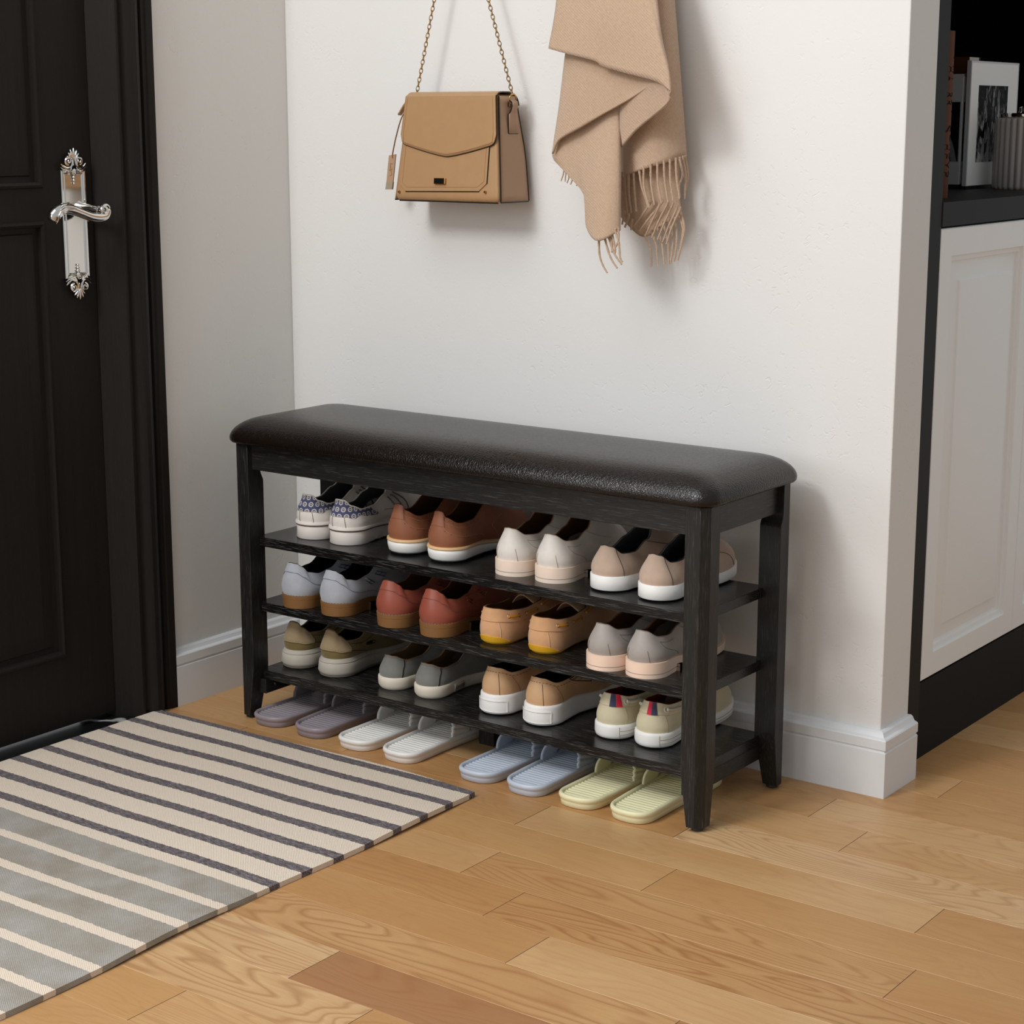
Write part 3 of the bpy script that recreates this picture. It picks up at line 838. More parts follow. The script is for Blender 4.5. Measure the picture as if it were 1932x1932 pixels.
pair(taupe, 'lace_up_shoe', 'taupe nubuck lace-up with thick white sole', G1, [(.814, -.295, -1), (.915, -.301, -2)], z1, 'top shelf, beside the front leg')

# -- middle shelf
mgum = rubber('gum_sole', (126, 88, 50), .55); ms_gum = mat('grey_welt_stitch', (128, 118, 106), .8)
def monk_fn(mu, lining, seam, buckle):
    def monk(name, label, g, x, y, z, mir, yaw):
        s = Shoe(name, label, g, x, y, z, mir, yaw, hs=.0255, fs=.014, arch=.008, wh=.0365, L=.268, yo=(.009, .138), ow=.0300, bul=.0085, tilt=.007, toeh=.036, in0=-.0005,
                 zo=[(0, .0880), (.10, .0865), (.17, .081), (.26, .069), (.4, .064), (.55, .068), (.8, .092), (1, .100)])
        s.upper(mu); s.lining(lining)
        so = s.sole('sole', mgum, s.zb, offs(s.zt, 0), .0016, .002, r=.0005)
        s.sole('heel_block', mgum, const(0), lambda y: s.zt(y) - .0080, .0002, .0014, y1=.082, r=.0005)
        b = s.mb(); lp = s.loop(lambda a: (lambda p: V((p.x, p.y, s.zt(p.y) + .0006)))(s.out(a, .0006)), 150)
        for i in range(0, 150, 2): b.tube(lp[i:i+2] if i < 149 else [lp[149], lp[0]], .0006, 5)
        b.build('welt_stitch', ms_gum, so)
        s.patch('heel_counter', mu, -.22, .22, lambda a: interp([(0, .74), (.1, .73), (.17, .66), (.22, .60)], abs(a)), lambda a: .992, .0010, na=30)
        L = []
        for a in (1, -1): L += [[(0, .73), (.09*a, .725), (.16*a, .65), (.25*a, .46), (.34*a, .36), (.40*a, .36), (.45*a, .24), (.46*a, .04)], [(.50*a, .04), (.52*a, .42), (.58*a, .60)], [(.56*a, .95), (.57*a, .5), (.60*a, .1)]]
        s.seams(seam, L, r=.0004)
        # strap with two buckles on the outer side
        for sg in (1, -1):
            s.patch('strap', mu, min(.50*sg, .60*sg), max(.50*sg, .60*sg), lambda a: .62, lambda a: .92, .0022, na=8)
        for k in (0, 1):
            b = s.mb(); a0, t0 = (.47 + .13*k), (.62 + .05*k)
            q = [s.W(s.S(a, t, .004)) for a, t in ((a0, t0), (a0 + .035, t0 + .02), (a0 + .035, t0 + .22), (a0, t0 + .20))]
            b.tube(q, .0008, 6, True); b.tube([(q[0]+q[3])/2, (q[1]+q[2])/2], .0006, 5)
            b.build('buckle', buckle, s.root)
    return monk
pair(monk_fn(suede('blue_grey_suede', (166, 168, 175)), M['lin_black'], mat('blue_seam', (96, 102, 122), .8), mat('blue_steel', (120, 130, 160), .3, .9)), 'monk_strap_shoe', 'pale blue-grey suede monk strap shoe with brown sole', G2, [(.121, -.331, 1), (.218, -.330, -1)], z2, 'middle shelf')
pair(monk_fn(leather('russet_leather', (146, 76, 60), .4), M['lin_brown'], mat('russet_seam', (110, 84, 76), .8), M['chrome']), 'monk_strap_shoe', 'russet red leather monk strap shoe with brown sole', G2, [(.359, -.329, 1), (.463, -.332, -1)], z2, 'middle shelf')

mtan = suede('tan_suede', (208, 160, 118)); my = rubber('yellow_rubber', (222, 168, 40), .45); myl = mat('yellow_lace', (206, 140, 26), .6)
ms_t = mat('tan_seam', (160, 116, 84), .8)
def moccasin(name, label, g, x, y, z, mir, yaw):
    s = Shoe(name, label, g, x, y, z, mir, yaw, hs=.006, fs=.006, spring=.010, wh=.0385, wb=.046, L=.262, yo=(.008, .150), ow=.031, bul=.0075, tilt=.005, in0=-.006,
             zo=[(0, .0665), (.12, .066), (.3, .061), (.5, .058), (.7, .062), (1, .072)], toeh=.040)
    s.upper(mtan); s.lining(M['lin_brown'])
    so = s.sole('sole', my, s.zb, offs(s.zt, .002), -.008, -.006, tooth=.0016)
    s.patch('heel_guard', my, -.20, .20, lambda a: .0, lambda a: interp([(0, .17), (.11, .15), (.2, .03)], abs(a)), .0014, na=18, ns=4, label='yellow rubber heel guard')
    s.patch('collar_band', mtan, -.62, .62, lambda a: .62, lambda a: .995, .0014, na=60, ns=6)
    L = [[(-.62, .62), (-.3, .62), (0, .62), (.3, .62), (.62, .62)]]
    s.seams(ms_t, L, r=.0005); s.seams(mat('pale_seam', (214, 190, 164), .8), [[(.12, .60), (.125, .4), (.12, .12)]], r=.0006)
    ey = []
    for a in (1, -1):
        for q0, q1 in ((.24, .355), (.44, .55)):
            b = s.mb(); P = [s.W(s.S(lerp(q0, q1, i/8)*a, .80, .0022 + .0012*sin(pi*i/8))) for i in range(9)]
            b.tube(P, .0019, 8); b.build('lace', myl, s.root); ey += [(q0*a, .80), (q1*a, .80)]
        b = s.mb(); b.tube([s.W(s.S(lerp(.62, .74, i/6)*a, .86, .003)) for i in range(7)], .0019, 8); b.build('lace', myl, s.root)
    s.eyelets(M['chrome'], ey, .0031, .0009)
    # tall curling tongue flap
    b = s.mb(); rows = []
    for i in range(11):
        t = i/10; row = []
        for j in range(15):
            q = (j/14 - .5)*2
            zt_ = .060 + .013*cos((q - .05)*2.3); yt = .098 + .012*q*q
            row.append(s.W(V((s.cx(.12)*.6 + q*.029, lerp(.185, yt, t), lerp(.052 - .010*q*q, zt_, t**1.3) + .006*sin(pi*t)))))
        rows.append(row)
    b.grid(rows); b.build('tongue', mtan, s.root, solid=.0025, sub=1)
pair(moccasin, 'moccasin', 'tan suede moccasin with yellow lace and heel guard', G2, [(.582, -.310, 1), (.688, -.309, 0)], z2, 'middle shelf')
pair(derby_fn(leather('grey_leather', (160, 153, 147), .5), rubber('peach_sole_b', (236, 208, 187), .5), M['lin_brown'], mat('grey_seam', (120, 112, 106), .8)), 'derby_shoe', 'warm grey leather derby shoe with peach sole', G2, [(.827, -.324, -1), (.905, -.321, -2)], z2, 'middle shelf')

# -- bottom shelf
mo = suede('olive_suede', (118, 102, 62)); mo2 = suede('khaki_suede', (158, 138, 108)); mgs = rubber('grey_foam', (178, 170, 158), .7)
def olive(name, label, g, x, y, z, mir, yaw):
    s = Shoe(name, label, g, x, y, z, mir, yaw, hs=.037, fs=.030, wh=.036, L=.268, yo=(.013, .138), ow=.0285, bul=.006, tilt=.006, in0=-.004,
             zo=[(0, .0920), (.08, .0905), (.16, .080), (.28, .068), (.45, .066), (.7, .086), (1, .099)])
    s.upper(mo); s.lining(M['lin_black']); s.collar(mo, .0020)
    so = s.sole('sole', mgs, offs(s.zb, .003), offs(s.zt, 0), .002, -.001, r=.003, mid=[(.22, .0042), (.5, .0030), (.70, .0022), (.73, .0008), (.80, .0014), (.83, 0)])
    s.sole('outsole', rubber('dark_foam', (120, 112, 98), .7), s.zb, offs(s.zb, .0034), -.001, .001, parent=so, r=.001)
    s.patch('heel_patch', mo2, -.27, .27, lambda a: interp([(0, .30), (.16, .30), (.235, .36), (.268, .5), (.27, .6)], abs(a)), lambda a: interp([(0, .99), (.27, .96)], abs(a)), .0022, na=36, ns=10, label='padded khaki heel patch')
    s.seams(M['dark_seam'], [[(-.26, .50), (-.19, .37), (0, .355), (.19, .37), (.26, .50)]], r=.0003, dash=1, n=60, off=.002)
    s.seams(M['dark_seam'], [[(.24*a, .46), (.30*a, .34), (.36*a, .2), (.40*a, .05)] for a in (1, -1)] + [[(.3*a, .84), (.45*a, .74), (.62*a, .74)] for a in (1, -1)], r=.0006)
    if mir < 0:   # embossed tree emblem on the outer side
        b = s.mb(); a0, t0 = .475, .50
        def q(dx, dz): return s.W(s.S(a0 + dx*6.2, t0 + dz*16, .0008))
        b.tube([q(.0058*cos(2*pi*i/20), .0062*sin(2*pi*i/20)) for i in range(20)], .0006, 5, True)
        b.tube([q(0, -.0062), q(0, .001)], .0009, 5)
        for i in range(5):
            an = radians(20 + 35*i); b.tube([q(0, -.0005), q(.004*cos(an), .0005 + .0042*sin(an))], .0012, 5)
        b.build('emblem', M['lin_black'], s.root)
    s.tongue(mo, h=.012, back=.014, fwd=.03, lean=0, w=.022); s.laces(M['lin_black'], 3, .002, .96, .76, .9)
pair(olive, 'sneaker', 'olive suede sneaker with khaki heel patch and grey sole', G3, [(.079, -.290, 2), (.177, -.292, 0)], z3, 'bottom shelf')

mgc = suede('grey_canvas', (126, 125, 119)); mcr = rubber('aged_cream_rubber', (222, 212, 194), .6)
def plimsoll(name, label, g, x, y, z, mir, yaw):
    s = Shoe(name, label, g, x, y, z, mir, yaw, hs=.0245, fs=.022, wh=.034, wb=.044, L=.262, yo=(.012, .142), ow=.027, bul=.005, tilt=.004, in0=-.003,
             zo=[(0, .0655), (.12, .064), (.3, .055), (.5, .056), (.72, .075), (1, .086)], toeh=.034)
    s.upper(mgc); s.lining(M['lin_tan']); s.collar(M['lin_tan'], .0008)
    so = s.sole('sole', mcr, s.zb, offs(s.zt, 0), -.003, .0006, r=.002, mid=[(.3, .0002), (.7, .0008)])
    s.seams(M['lin_black'], [[(.255, .99), (.235, .75), (.19, .4), (.17, .03)], [(-.255, .99), (-.235, .75), (-.19, .4), (-.17, .03)]], r=.0008)
    s.seams(M['dark_seam'], [[(-.5, .93), (-.2, .93), (0, .93), (.2, .93), (.5, .93)]], r=.0003, dash=1, n=70)
    if mir < 0:
        b = s.mb(); rows = []
        for i in range(9):
            y = lerp(.060, .094, i/8); u = math.acos(1 - 2*y/s.k['L'])/pi
            rows.append([s.W((lambda p, zz: V((p.x, p.y, zz)))(s.out(u, .0016), s.zt(y)*q)) for q in (.24, .80)])
        b.grid(rows); b.build('sole_label', mat('label_rubber', (206, 192, 172), .6), so, solid=.0006)
        s.text('lettering', M['lin_black'], 'SEAVEES', math.acos(1 - 2*.0635/s.k['L'])/pi, 0, .0088, zfun=lambda y: s.zt(y)*.36, off=.0024)
    s.tongue(M['lin_tan'], h=.012, back=.010, fwd=.03, lean=0, w=.022)
pair(plimsoll, 'plimsoll', 'dark grey canvas plimsoll with aged cream sole', G3, [(.322, -.289, -1), (.411, -.290, -2)], z3, 'bottom shelf')

mtn = leather('tan_leather', (206, 166, 126), .55); mcw = rubber('cup_white', (240, 237, 234), .45); ms_tn = mat('tan_thread_b', (150, 112, 78), .8)
def slipon(name, label, g, x, y, z, mir, yaw):
    s = Shoe(name, label, g, x, y, z, mir, yaw, hs=.038, fs=.032, wh=.0365, wb=.0455, L=.268, yo=(.013, .140), ow=.030, bul=.004, tilt=.005, in0=-.004,
             zo=[(0, .0875), (.12, .086), (.3, .076), (.5, .076), (.75, .089), (1, .099)], toeh=.036)
    s.upper(mtn); s.lining(M['lin_black'])
    so = s.sole('sole', mcw, offs(s.zb, .002), offs(s.zt, 0), .0005, -.0005, r=.002, mid=[(.2, .0014), (.85, 0)])
    s.sole('outsole', M['blackrub'], s.zb, offs(s.zb, .0026), -.003, -.002, parent=so, r=.0008)
    for a0, a1 in ((-.16, .16),):
        b = s.mb(); rows = []
        def w_(a, f): return s.W((lambda p: V((p.x, p.y, s.zt(p.y)*f)))(s.out(a, .0016)))
        rim = [w_(lerp(a0, a1, i/12), .72) for i in range(13)] + [w_(lerp(a1, a0, i/12), .18) for i in range(13)]
        b.tube(rim, .0006, 5, True); b.build('heel_panel', mcw, so)
    L = [[(-.6, .84), (-.3, .84), (0, .84), (.3, .84), (.6, .88)]] + [[(.26*a, .83), (.275*a, .5), (.29*a, .03)] for a in (1, -1)]
    s.seams(ms_tn, L, r=.0006, dash=1, n=56); s.seams(M['dark_seam'], [[(.10, .80), (.10, .4), (.10, .03)]], r=.0004)
    if mir < 0:   # triangle badge with lettering on the outer side
        b = s.mb(); tri = [(.485, .98), (.555, .40), (.645, .90)]
        P = []
        for (a0, t0), (a1, t1) in zip(tri, tri[1:] + tri[:1]):
            P += [s.W(s.S(lerp(a0, a1, i/10), lerp(t0, t1, i/10), .0006)) for i in range(10)]
        b.tube(P, .0007, 5, True); b.build('badge_outline', M['lin_black'], s.root)
        y = s.out(.515).y
        s.text('lettering', M['lin_black'], 'PRADA', .515, .80, .0095, squash=12, off=.0006)
        s.text('lettering', M['lin_black'], 'MILANO', .530, .68, .0052, squash=13, off=.0006)
pair(slipon, 'slip_on_shoe', 'tan leather slip-on with thick white cupsole', G3, [(.571, -.292, 0), (.672, -.297, -2)], z3, 'bottom shelf')

mbg = leather('beige_canvas', (208, 198, 168), .7); mnavy = mat('navy_ribbon', (54, 58, 88), .7); mred = mat('red_ribbon', (214, 30, 66), .7); mcl = mat('cream_lace', (214, 206, 188), .7)
ms_b = mat('beige_seam', (170, 160, 130), .8)
def boat(name, label, g, x, y, z, mir, yaw):
    s = Shoe(name, label, g, x, y, z, mir, yaw, hs=.0275, fs=.024, wh=.036, wb=.046, L=.274, yo=(.016, .150), ow=.0275, bul=.005, tilt=.006, in0=-.003,
             zo=[(0, .0800), (.12, .079), (.3, .073), (.5, .071), (.75, .080), (1, .090)], toeh=.036)
    s.upper(mbg); s.lining(M['lin_red'])
    so = s.sole('sole', mwh, offs(s.zb, .002), offs(s.zt, 0), -.0005, .0004, r=.0022, mid=[(.3, .0010), (.8, .0008)])
    s.sole('outsole', M['blackrub'], s.zb, offs(s.zb, .0026), -.005, -.004, parent=so, r=.0008)
    b = s.mb()
    for f in (.38, .62): b.tube([s.W((lambda p: V((p.x, p.y, s.zb(p.y) + (s.zt(p.y) - s.zb(p.y))*f)))(s.out(lerp(.13, .95, i/50), .0010))) for i in range(51)], .0005, 5)
    b.tube([s.W((lambda p: V((p.x, p.y, p.y*0 + .004 + .020*i/6)))(s.out(.125, .0010))) for i in range(7)], .0005, 5)
    b.build('foxing_line', ms_b, so)
    s.patch('collar_band', mbg, -.60, .60, lambda a: .62, lambda a: .99, .0012, na=60, ns=6)
    d = -mir
    for mm, a0, a1 in ((mnavy, .035, .105), (mred, .108, .165)) if mir > 0 else ((mred, .005, .055), (mnavy, .058, .115)):
        s.patch('ribbon', mm, a0, a1, lambda a: .60, lambda a: .995, .0020, na=5)
    s.seams(ms_b, [[(-.6, .62), (-.3, .62), (0, .62), (.3, .62), (.6, .62)], [(.19, .60), (.195, .3), (.19, .03)]], r=.0005)
    ey = []
    for a in (1, -1):
        b = s.mb(); b.tube([s.W(s.S(lerp(.22, .385, i/10)*a, .80, .0044)) for i in range(11)], .0028, 8); b.build('lace', mcl, s.root); ey += [(.22*a, .80), (.385*a, .80)]
    s.eyelets(mat('white_eyelet', (222, 218, 208), .4), ey, .0044, .0014)
    # moccasin apron seam across the toe
    s.seams(ms_b, [[(-.72, .72), (-.85, .52), (-1, .46)], [(.72, .72), (.85, .52), (1, .46)], [(.66, .78), (.76, .64), (.82, .60)]], r=.0010)
    s.tongue(mbg, h=.010, back=.012, fwd=.03, lean=0, w=.024)
pair(boat, 'boat_shoe', 'beige canvas boat shoe with navy and red heel ribbons', G3, [(.817, -.283, -1), (.898, -.281, -2)], z3, 'bottom shelf')

# -- slippers on the floor
def slipper(label, x, y, m, mir, yaw=0):
    o0 = V((x, y, 0)); root = empty('slide_slipper', o0, label, 'slipper', G4)
    R = Matrix.Rotation(radians(yaw), 3, 'Z'); L, W_ = .288, .0465
    def hw(yy):
        w = interp([(0, .90), (.3, .94), (.7, 1.0), (1, .95)], yy/L)*W_
        r = .040
        if yy < r: w *= max(0, 1 - (1 - yy/r)**2.5)**(1/2.5)
        if L - yy < .050: w *= max(0, 1 - (1 - (L - yy)/.050)**2.3)**(1/2.3)
        return w
    def cxx(yy): return mir*.004*sin(pi*yy/L)
    N = 48
    def outl(off, z):
        pts = []
        ys = [L*(1 - cos(pi*i/N))/2 for i in range(N+1)]
        base = [V((cxx(q) + hw(q), q, 0)) for q in ys] + [V((cxx(q) - hw(q), q, 0)) for q in ys[-2:0:-1]]
        n = len(base); out = []
        for i in range(n):
            d = base[(i+1) % n] - base[i-1]; nn = V((d.y, -d.x, 0)).normalized()
            out.append(o0 + R @ (base[i] + nn*off + V((0, 0, z))))
        return out
    b = MB(o0)
    b.loft([outl(-.005, .0004), outl(-.003, .0015), outl(-.0022, .0095), outl(-.0022, .0115), outl(-.0004, .0132), outl(.0006, .0165), outl(.0004, .0195), outl(-.0012, .0215), outl(-.0036, .0224), outl(-.0060, .0215), outl(-.0075, .0195), outl(-.0085, .0150)], True, True, True)
    b.build('sole', m, root, angle=60)
    b = MB(o0); rows = []; pitch = .0098; n = int(.272/pitch)*10     # ribbed footbed
    for i in range(n+1):
        yy = .008 + (L - .016)*i/n
        z = .0160 + .0021*abs(sin(pi*(yy - .008)/pitch))**.8
        w = max(.001, hw(yy) - .0072)
        rows.append([o0 + R @ V((cxx(yy) + w*q, yy, z)) for q in (-1, -.94, -.5, 0, .5, .94, 1)])
    b.grid(rows); b.build('footbed', m, root, angle=50)
    def band(y0, y1, k, hgt, rib, name):
        """arched strap: y0..y1 at the rim, crown pushed towards the toe by k"""
        b = MB(o0); nf = 96; ny = 9; rows = []
        for i in range(nf+1):
            ph = pi*i/nf; row = []
            for j in range(ny+1):
                t = j/ny; yy = lerp(y0, y1, t) + k*sin(ph)**1.3 + (.012*t if name == 'strap' else 0)*sin(ph)
                w = hw(yy) - .003
                e = .0036*(abs(sin((sin(ph)**.62*4.5 + t*.9)*pi))**.7 - .6) if rib and ph < pi/2 else 0
                p = V((cxx(yy) + (w + e)*abs(cos(ph))**.75*(1 if cos(ph) > 0 else -1), yy, .019 + (hgt + e)*sin(ph)**.62))
                row.append(o0 + R @ p)
            rows.append(row)
        b.grid(rows); b.build(name, m, root, solid=.0035, off=-1, angle=70)
    band(.127, .180, .020, .042, True, 'strap')
    band(.206, .236, .014, .030, True, 'toe_strap')
slm = [mat('mauve_foam', (146, 136, 141), .38, k=1.0, spec=.4), mat('white_foam', (232, 229, 223), .42, k=1.0), mat('blue_foam', (190, 198, 210), .42, k=1.0), mat('yellow_foam', (230, 224, 182), .42, k=1.0)]
sx = [.081, .193, .307, .420, .597, .707, .816, .925]; sy = [-.372, -.374, -.379, -.382, -.381, -.383, -.381, -.383]
cn = ['mauve grey', 'white', 'pale blue', 'pale yellow']
for i in range(8):
    nb = ['beside the left front leg of the bench', 'in front of the rug edge', 'right of the center leg under the bench', 'beside the right front leg of the bench'][i//2]
    slipper(f'{("left", "right")[i % 2]} {cn[i//2]} ribbed slide slipper, {nb}', sx[i], sy[i], slm[i//2], 1 if i % 2 == 0 else -1)

# ------------------------------------------------------------------ handbag on the wall
GO = V((.333, -.058, 1.006))
bag = empty('handbag', GO, 'tan leather flap handbag hanging on the wall by a gold chain', 'handbag')
def gb(): return MB(GO)
def gq(z):   # body section at height z: x0,x1,yfront,yback
    t = (z - 1.006)/.196
    return lerp(.2095, .230, t), lerp(.4575, .4385, t), lerp(-.107, -.088, t) , interp([(0, -.013), (.35, -.013), (1, -.028)], t)
def gring(z, d=0, r=.006, n=5):
    x0, x1, y0, y1 = gq(z); x0 += d; x1 -= d; y0 += d; y1 -= d
    pts = []
    for cx, cy, a0 in ((x1-r, y1-r, 0), (x0+r, y1-r, 90), (x0+r, y0+r, 180), (x1-r, y0+r, 270)):
        for k in range(n):
            a = radians(a0 + 90*k/(n-1)); pts.append(V((cx + r*cos(a), cy + r*sin(a), z)))
    return pts
b = gb()
b.loft([gring(1.006, .012), gring(1.0065, .007), gring(1.009, .003), gring(1.014, .0008), gring(1.02)] + [gring(lerp(1.02, 1.198, i/14)) for i in range(1, 15)] + [gring(1.2015, .003), gring(1.202, .006)], True, True, True)
b.build('body', M['bag'], bag, angle=60)
b = gb()     # side gussets: slightly sunk panels with darker leather
for sg in (1, -1):
    rows = []
    for i in range(17):
        z = lerp(1.0085, 1.199, i/16); x0, x1, y0, y1 = gq(z); x = (x1 if sg > 0 else x0) + sg*.0012
        rows.append([V((x + sg*(.0010 + .0035*sin(pi*j/8)*(1 - i/16)), lerp(y0+.0045, y1-.004, j/8), z)) for j in range(9)])
    b = gb(); b.grid(rows); b.build('gusset', M['bag_side'], bag, solid=.0015)
    for e in ((0, 1) if sg > 0 else (1,)):
        p = [V((r[0 if e == 0 else 8].x + sg*.0006, r[0 if e == 0 else 8].y + (-.0012 if e == 0 else .0012), r[0].z)) for r in rows]
        b = gb(); b.tube(p, .0013, 6); b.build('edge_piping', M['bag_edge'], bag)
    b = gb(); b.tube([rows[0][j] + V((0, 0, -.001)) for j in range(9)], .0013, 6); b.build('edge_piping', M['bag_edge'], bag)
b = gb(); x0, x1, y0, y1 = gq(1.006)
b.tube([(x0+.008, y0+.006, 1.0062), (x1-.006, y0+.006, 1.0062)], .0013, 6); b.build('edge_piping', M['bag_edge'], bag)
# flap
def zend(s):
    q = abs(2*s - 1); z = 1.0895 + .0245*q**1.25
    e = min(s, 1 - s)
    if e < .06: z += .016*(1 - sqrt(max(0, 1 - ((.06 - e)/.06)**2)))
    return z
def flap(s, t):
    path = [(1.182, -.0235), (1.190, -.0245), (1.1985, -.030), (1.2055, -.044), (1.2065, -.062), (1.2055, -.080), (1.199, -.0905)]
    if t < .45:
        p = crom([V((0, y, z)) for z, y in path], 25)[int(round(t/.45*24))]; z, y = p.z, p.y
    else:
        z = lerp(1.199, zend(s), (t - .45)/.55); y = gq(z)[2] - .0038
    x0, x1, _, _ = gq(max(z, 1.1)); e = .0012
    return V((lerp(x0 - e, x1 + e, s), y, z))
NS, NTT = 48, 44
rows = [[flap(i/NS, .45*j/24 if j <= 24 else .45 + .55*(j-24)/20) for i in range(NS+1)] for j in range(NTT+1)]
b = gb(); b.grid(rows); fl = b.build('flap', M['bag'], bag, solid=.0024, off=0, angle=60)
edge = [rows[j][0] for j in range(NTT+1)] + [rows[NTT][i] for i in range(1, NS+1)] + [rows[j][NS] for j in range(NTT-1, -1, -1)]
b = gb(); b.tube([p + V((0, .0006, -.0002)) for p in edge], .0013, 6); b.build('flap_edge', M['bag_edge'], fl)
st = [rows[j][0].lerp(rows[j][NS], .028) + V((0, -.0014, 0)) for j in range(25, NTT)] + [rows[NTT][i] + V((0, -.0014, .0042)) for i in range(2, NS-1)] + [rows[j][NS].lerp(rows[j][0], .028) + V((0, -.0014, 0)) for j in range(NTT-1, 24, -1)]
b = gb(); b.tube(st, .00035, 5); b.build('stitching', M['stitch'], fl)
# front pocket
pk = [(.2285, 1.115), (.2230, 1.0355), (.2365, 1.0240), (.4115, 1.0275), (.4282, 1.0412), (.4300, 1.118)]
def onf(x, z, o): return V((x, gq(z)[2] - o, z))
b = gb(); b.loft([[onf(x, z, -.001) for x, z in pk], [onf(x, z, .0022) for x, z in pk]], True, True, True)
pkt = b.build('front_pocket', M['bag'], bag, bevel=.0008, smooth=False)
b = gb(); b.tube([onf(x, z - .0006, .0008) for x, z in pk[2:4]], .0010, 6); b.build('pocket_edge', M['bag_edge'], pkt)
b = gb(); b.tube([onf(x + .0006, z, .0008) for x, z in pk[4:6]], .0010, 6); b.build('pocket_edge', M['bag_edge'], pkt)
ins = [(.2335, 1.113), (.2285, 1.040), (.2400, 1.0315), (.4080, 1.0350), (.4225, 1.0455), (.4245, 1.115)]
b = gb(); b.tube([onf(x, z, .0024) for x, z in ins], .00035, 5); b.build('stitching', M['stitch'], pkt)
b = gb(); b.loft([[onf(.308, 1.0390, .002), onf(.3345, 1.0390, .002), onf(.3345, 1.0500, .002), onf(.308, 1.0500, .002)], [onf(.308, 1.0390, .007), onf(.3345, 1.0390, .007), onf(.3345, 1.0500, .007), onf(.308, 1.0500, .007)]], True, True, True)
cl = b.build('clasp', M['gold'], bag, bevel=.0008, smooth=False)
b = gb(); b.loft([[onf(.3090, 1.0402, .0069), onf(.3310, 1.0402, .0069), onf(.3310, 1.0490, .0069), onf(.3090, 1.0490, .0069)], [onf(.3090, 1.0402, .0075), onf(.3310, 1.0402, .0075), onf(.3310, 1.0490, .0075), onf(.3090, 1.0490, .0075)]], True, True, True)
b.build('clasp_face', M['black_gloss'], cl, smooth=False)
for x, z in ((.2215, 1.0225), (.4265, 1.0265)):
    b = gb(); c = onf(x, z, 0)
    b.loft([[c + V((r*cos(2*pi*k/14), -o, r*sin(2*pi*k/14))) for k in range(14)] for r, o in ((.0024, -.001), (.0024, .0035), (.0018, .0045))], True, True, True)
    b.build('stud', M['gold'], bag)
# strap tabs with rings
for sg in (1, -1):
    xs = .4405 if sg > 0 else .2275
    b = gb()
    rows = []
    for i, (z, dx, hw) in enumerate(((1.132, .0045, .0145), (1.150, .0045, .0145), (1.1665, .0045, .0145), (1.168, .0045, .0105), (1.174, .007, .0085), (1.182, .0095, .0085), (1.1885, .0085, .0085), (1.1915, .0045, .0085), (1.189, .0015, .0085), (1.180, .0005, .0085))):
        xx = xs + sg*(dx + .004*(1.2 - z)/.07*.4 + .003 + (0 if sg > 0 else .42*max(0, 1.186 - z)))
        rows.append([V((xx, -.051 + hw*q, z)) for q in (-1, -.5, 0, .5, 1)])
    b.grid(rows); tab = b.build('strap_tab', M['bag_side'], bag, solid=.0028, off=0, angle=60)
    ed = [r[0] for r in rows]
    b = gb(); b.tube(ed, .0013, 6); b.build('tab_edge', M['bag_edge'], tab)
    b = gb(); b.tube([(rows[0][0].x, rows[0][j].y, rows[0][0].z) for j in range(5)], .0013, 6); b.build('tab_edge', M['bag_edge'], tab)
    b = gb(); c = V((xs + sg*.007, -.051, 1.1935))
    b.tube([c + V((.002*sin(a), .0105*cos(a), .0095*sin(a))) for a in [2*pi*k/24 for k in range(24)]], .0014, 8, True)
    b.build('ring', M['gold'], tab)
# chain of oval links
def chain(P0, P1):
    P0, P1 = V(P0), V(P1); d = (P1 - P0); n = int(d.length/.0083); d.normalize()
    a = d.orthogonal().normalized(); a = (V((0, 1, 0)) - d*d.y).normalized(); c = d.cross(a)
    b = gb()
    for i in range(n):
        o = P0.lerp(P1, (i + .5)/n); an = radians(35 if i % 2 else -35) + radians(90)
        e = a*cos(an) + c*sin(an); hl = .0058
        pts = []
        for k in range(14):
            t = 2*pi*k/14; pts.append(o + d*hl*cos(t) + e*.0029*(sin(t) if abs(sin(t)) < .9 else (1 if sin(t) > 0 else -1)))
        b.tube(pts, .00085, 6, True)
    o = b.build('chain_strap', M['gold'], bag); return o
chain((.4475, -.051, 1.2025), (.3215, -.046, 1.583))
chain((.2205, -.051, 1.2025), (.3155, -.046, 1.583))
# hang tag
b = gb(); rows = []
for i in range(9):
    t = i/8; c = V((lerp(.2155, .1805, t), -.054, lerp(1.1975, 1.1655, t) + .004*sin(pi*t))); hw = .0085*(1 - .45*t)
    rows.append([c + V((0, hw*q, 0)) for q in (-1, -.5, 0, .5, 1)])
b.grid(rows); b.build('side_tab', M['bag'], bag, solid=.003, off=0)
b = gb()
b.tube(crom([(.2190, -.052, 1.186), (.208, -.060, 1.180), (.192, -.062, 1.160), (.178, -.062, 1.125), (.1690, -.062, 1.094), (.1685, -.062, 1.0845)], 22), .0032, 8, flat=.35)
b.build('tag_cord', M['bag'], bag)
b = gb(); tp = [(.1590, 1.0890), (.1765, 1.0915), (.1665, 1.0250), (.1500, 1.0245)]
b.loft([[V((x, y, z)) for x, z in tp] for y in (-.0625, -.0595)], True, True, True)
tg = b.build('hang_tag', M['bag_side'], bag, bevel=.0006, smooth=False)
b = gb(); tp = [(.1525, 1.0385), (.1690, 1.0385), (.1665, 1.0242), (.1498, 1.0238)]
b.loft([[V((x, y, z)) for x, z in tp] for y in (-.0632, -.0590)], True, True, True); b.build('tag_tip', M['tag_grey'], tg, smooth=False)
b = gb()     # embossed linked loops
for zc, o in ((1.0690, 1), (1.0565, -1)):
    cx = .1655 if o > 0 else .1628
    b.tube([(cx + o*.0028, -.0629, zc + .004), (cx - o*.0022, -.0629, zc + .005), (cx - o*.0030, -.0629, zc - .0045), (cx + o*.0020, -.0629, zc - .0055)], .0007, 5)
